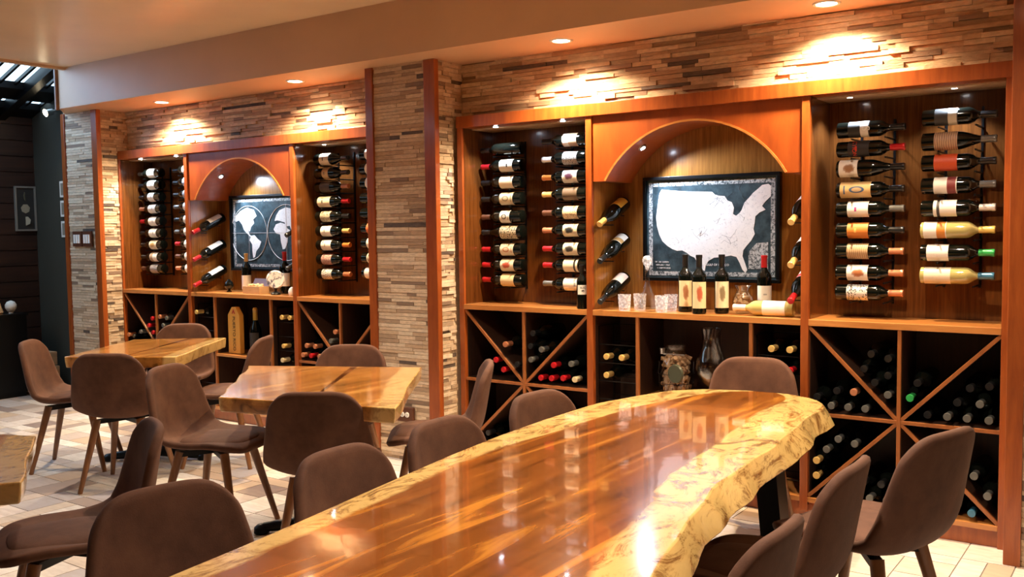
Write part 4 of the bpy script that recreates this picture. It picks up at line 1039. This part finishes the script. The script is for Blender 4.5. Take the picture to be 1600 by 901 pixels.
# natural bark-side wander
rnd = random.Random(4)
rg = [(x+.008*math.sin(y*7)+.004*math.sin(y*19), y) for i, (x, y) in enumerate(rg)]
brg = [(x+.045+.010*math.sin(y*9+1)+.003*math.sin(y*25) if i < NR-5 else x+.012, y) for i, (x, y) in enumerate(rg)]
blf = [(x-.004, y) for x, y in lf]
big, bx, by = slab_table(lf, rg, TZ, TZ-.07, 0, M['slab'], 'live_edge_table', 'long glossy live-edge wooden slab table in the foreground', bottom_l=blf, bottom_r=brg)
def frame_leg(parent, cx, cy, w, h, rot=0, t=.035, wtop=None):
    m = MB(); wt = wtop or w
    pts_o = [(-w/2, 0), (w/2, 0), (wt/2, h), (-wt/2, h)]
    # flat-bar trapezoid frame
    def bar(p, q, ww=.05):
        p, q = Vector(p), Vector(q); d = (q-p).normalized(); nn = Vector((-d.y, d.x))*ww/2
        m.prism([(p.x+nn.x, p.y+nn.y), (q.x+nn.x, q.y+nn.y), (q.x-nn.x, q.y-nn.y), (p.x-nn.x, p.y-nn.y)], -t, t, 'y')
    bar((-wt/2, h-.025), (-w/2, .0), .08); bar((wt/2, h-.025), (w/2, .0), .08)
    m.box(-wt/2-.04, wt/2+.04, -t, t, h-.03, h); m.box(-w/2-.04, w/2+.04, -t, t, 0, .03)
    return build(m, 'leg', M['black_metal'], parent, (cx, cy, 0), (0, 0, rot))
frame_leg(big, -1.38-bx, -1.08-by, .46, TZ-.071, 0, .045, .34); frame_leg(big, -1.12-bx, -3.62-by, .5, TZ-.071, 0, .045, .36)
m = MB(); m.prism([(-1.41-bx, -1.08-by), (-1.35-bx, -1.08-by), (-1.09-bx, -3.62-by), (-1.15-bx, -3.62-by)], .04, .09, 'z'); build(m, 'stretcher', M['black_metal'], big)

def small_table(c4, label, seam=True):
    a, b2, c, d = c4   # front-left, back-left, back-right, front-right
    n = 10
    lfp = resample([a, b2], n); rgp = resample([d, c], n)
    rnd = random.Random(int(abs(a[0])*100))
    rgp = [(x+.007*math.sin(i*.9), y+.004*math.sin(i*1.3)) for i, (x, y) in enumerate(rgp)]
    lfp = [(x+.010*math.sin(i*1.9), y) for i, (x, y) in enumerate(lfp)]
    cen = Vector((sum(p[0] for p in c4)/4, sum(p[1] for p in c4)/4))
    bo = lambda L, s: [((x-cen.x)*s+cen.x, (y-cen.y)*s+cen.y) for x, y in L]
    root, xs, ys = slab_table(lfp, rgp, TZ, TZ-.065, 0, M['slab_small'], 'small_slab_table', label, bottom_l=bo(lfp, .985), bottom_r=bo(rgp, .985))
    # dark filler line running along the slab
    p0 = Vector(a).lerp(Vector(d), .52); p1 = Vector(b2).lerp(Vector(c), .62); o = Vector((xs, ys))
    m = MB(); nn = Vector((p1-p0)).normalized(); pp = Vector((-nn.y, nn.x))
    q = [p0+nn*.02-pp*.004-o, p0+nn*.02+pp*.004-o, p1-nn*.02+pp*.016-o, p1-nn*.02-pp*.016-o]
    m.prism([(v.x, v.y) for v in q], TZ-.002, TZ+.0008, 'z'); build(m, 'resin_seam', simple('dark_resin', (.10, .035, .012), .08, coat=1), root)
    # pedestal
    cx, cy = cen.x-xs, cen.y-ys
    m = MB(); m.tube((cx, cy, .03), (cx, cy, TZ-.075), .035, seg=16); build(m, 'pedestal', M['black_metal'], root, smooth=True)
    m = MB(); m.box(-.16, .16, -.16, .16, TZ-.078, TZ-.0655); build(m, 'mounting_plate', M['black_metal'], root, (cx, cy, 0))
    for k in range(4):
        ang = math.radians(35+90*k); m = MB()
        dx, dy = math.cos(ang), math.sin(ang)
        m.tube((cx, cy, .06), (cx+dx*.28, cy+dy*.28, .028), .032, .022, 10); m.lathe([(.03, 0), (.036, .006), (.034, .03), (.02, .042), (.003, .046)], 14, center=(cx+dx*.29, cy+dy*.29))
        build(m, 'foot', M['black_metal'], root, smooth=True)
    return root
small_table([(-5.132, -1.541), (-5.561, -.822), (-5.108, -.448), (-4.56, -1.213)], 'far-left square slab table between chairs, nearest the left column')
small_table([(-3.27, -1.916), (-3.906, -1.234), (-3.099, -.816), (-2.463, -1.706)], 'middle square slab table in front of the centre stone column')
small_table([(-3.17, -3.87), (-4.1, -3.1), (-3.19, -2.73), (-2.62, -3.075)], 'slab table cut off by the lower left edge of the photo')

# ------------------------------------------------------------------ chairs
def chair_shell():
    prof = [(.225, .385), (.222, .405), (.195, .420), (.09, .422), (-.05, .405), (-.135, .402), (-.190, .425), (-.222, .490), (-.240, .59), (-.258, .69), (-.275, .775)]
    hw = [.180, .192, .205, .218, .228, .236, .240, .232, .214, .192, .170]
    curl = [.0, .0, .004, .018, .035, .055, .065, .060, .050, .040, .030]
    P = [Vector((p[0], p[1])) for p in prof]; d = [0]
    for a, b2 in zip(P, P[1:]): d.append(d[-1]+(b2-a).length)
    T = d[-1]
    def at(s):
        s = max(0, min(T, s)); i = max(j for j in range(len(d)) if d[j] <= s+1e-9); i = min(i, len(P)-2); t = (s-d[i])/(d[i+1]-d[i])
        tg = (P[i+1]-P[i]).normalized()
        return P[i].lerp(P[i+1], t), hw[i]+(hw[i+1]-hw[i])*t, curl[i]+(curl[i+1]-curl[i])*t, tg
    NS, NT = 22, 14; vs = []
    for j in range(NT+1):
        t = -1+2*j/NT
        tt = math.copysign(abs(t)**.9, t)
        k = 1-math.sqrt(max(0, 1-abs(tt)**4.6)); s0 = .085*k; s1 = T-.10*k
        for i in range(NS+1):
            s = s0+(s1-s0)*i/NS; p, w, cu, tg = at(s)
            nrm = Vector((tg.y, -tg.x)) * -1     # inward/upward side
            nrm = Vector((-tg.y, tg.x)); 
            if nrm.y < 0 and s < T*.5: nrm = -nrm
            if s > T*.5 and nrm.x < 0: nrm = -nrm
            c = cu*abs(tt)**2.6
            vs.append((p.x+nrm.x*c, tt*w, p.y+nrm.y*c))
    fs = []
    for j in range(NT):
        for i in range(NS): a = j*(NS+1)+i; fs.append((a, a+1, a+NS+2, a+NS+1))
    me = bpy.data.meshes.new('seat_shell'); me.from_pydata(vs, [], fs); me.materials.append(M['fabric'])
    o = link('tmp', me)
    for p in me.polygons: p.use_smooth = True
    sm = o.modifiers.new('s', 'SMOOTH'); sm.iterations = 3; sm.factor = .5
    sd = o.modifiers.new('t', 'SOLIDIFY'); sd.thickness = .030; sd.offset = 0
    sb = o.modifiers.new('u', 'SUBSURF'); sb.levels = 1; sb.render_levels = 1
    dg = bpy.context.evaluated_depsgraph_get(); dg.update()
    me2 = bpy.data.meshes.new_from_object(o.evaluated_get(dg)); me2.name = 'seat_shell'; bpy.data.objects.remove(o)
    for p in me2.polygons: p.use_smooth = True
    return me2
SHELL = chair_shell()
def cushion_mesh():
    NT, NR = 28, 5; m = MB(); vs = []
    for k, (s, z) in enumerate(((.0, .450), (.45, .449), (.8, .444), (.96, .435), (1.0, .424), (.94, .414))):
        for i in range(NT):
            a = 2*PI*i/NT; ca, sa = math.cos(a), math.sin(a); e = .62
            x = math.copysign(abs(ca)**e, ca)*.165*s; y = math.copysign(abs(sa)**e, sa)*.160*s
            vs.append((x+.025, y, z))
    fs = []
    for k in range(5):
        for i in range(NT): j = (i+1) % NT; fs.append((k*NT+i, k*NT+j, (k+1)*NT+j, (k+1)*NT+i))
    m.add(vs, fs); return m.mesh('seat_cushion', M['fabric'], True)
CUSH = cushion_mesh()
def leg_mesh(sx, sy):
    m = MB(); m.tube((sx*.115, sy*.115, .385), (sx*.205, sy*.185, 0), .0215, .0125, 12); return m.mesh('leg', M['leg_wood'], True, True)
LEGS = [leg_mesh(a, b2) for a in (-1, 1) for b2 in (-1, 1)]
mm = MB()
for sgn in (-1, 1):
    a = math.atan2(sgn, 1); c, s = math.cos(a), math.sin(a)
    L, W = .165, .018
    mm.prism([(c*L-s*W, s*L+c*W), (-c*L-s*W, -s*L+c*W), (-c*L+s*W, -s*L-c*W), (c*L+s*W, s*L-c*W)], .362, .386+.002*sgn, 'z')
BASE = mm.mesh('cross_base', M['black_metal'])
chair0 = None
def chair(x, y, ang, label, s=1.0):
    global chair0
    if chair0 is None:
        r = empty('dining_chair', (x, y, 0), math.radians(ang))
        link('seat_shell', SHELL, r); link('seat_cushion', CUSH, r)
        for L in LEGS: link('leg', L, r)
        link('cross_base', BASE, r); chair0 = r
    else:
        r = copy_tree(chair0); r.location = (x, y, 0); r.rotation_euler = (0, 0, math.radians(ang))
    r.scale = (s, s, s)
    return tag(r, label, 'chair', 'upholstered dining chairs')
CH = {
 'A': (-5.38, -1.34, 42, 'taupe upholstered chair farthest left, in side view at far-left table'),
 'B': (-4.74, -1.41, 125, 'dark-backed upholstered chair seen from behind in front of far-left table'),
 'C': (-5.45, -.62, 305, 'taupe chair behind far-left table, facing the camera'),
 'D': (-4.69, -.79, 212, 'taupe chair between far-left and middle tables, its back edge-on'),
 'E': (-3.66, -1.64, 20, 'dark taupe chair at left end of middle table, seat facing right'),
 'F': (-2.89, -1.66, 125, 'black-looking chair seen from behind in front of the middle table'),
 'G': (-3.56, -.92, 302, 'taupe chair behind middle table beside the centre stone column'),
 'H': (-2.86, -1.00, 218, 'taupe chair below the outlet on right side of middle table'),
 'I': (-1.70, -2.51, 0, 'brown chair second from the camera on left side of long table'),
 'J': (-1.715, -2.03, 0, 'brown chair third from the camera on left side of long table'),
 'K': (-1.73, -1.46, -6, 'brown chair farthest from camera on left side of long table'),
 'L': (-1.78, -3.08, -12, 'large brown chair back in the bottom-left foreground at long table'),
 'N': (-2.88, -2.79, 245, 'taupe chair seen edge-on at the cut-off lower left table'),
 'P': (-1.57, -.36, 283, 'taupe chair at the far head of long table, facing camera'),
 'Q': (-.94, -1.88, 180, 'brown chair on right side of long table, middle of three there'),
 'R': (-.78, -1.41, 163, 'dark-shelled chair at the far right side of the long table'),
 'S': (-.92, -2.50, 180, 'brown chair back nearest camera on right side of long table')}
for k, (x, y, a, l) in CH.items(): chair(x, y, a, l, 1.04 if k == 'R' else 1.0)
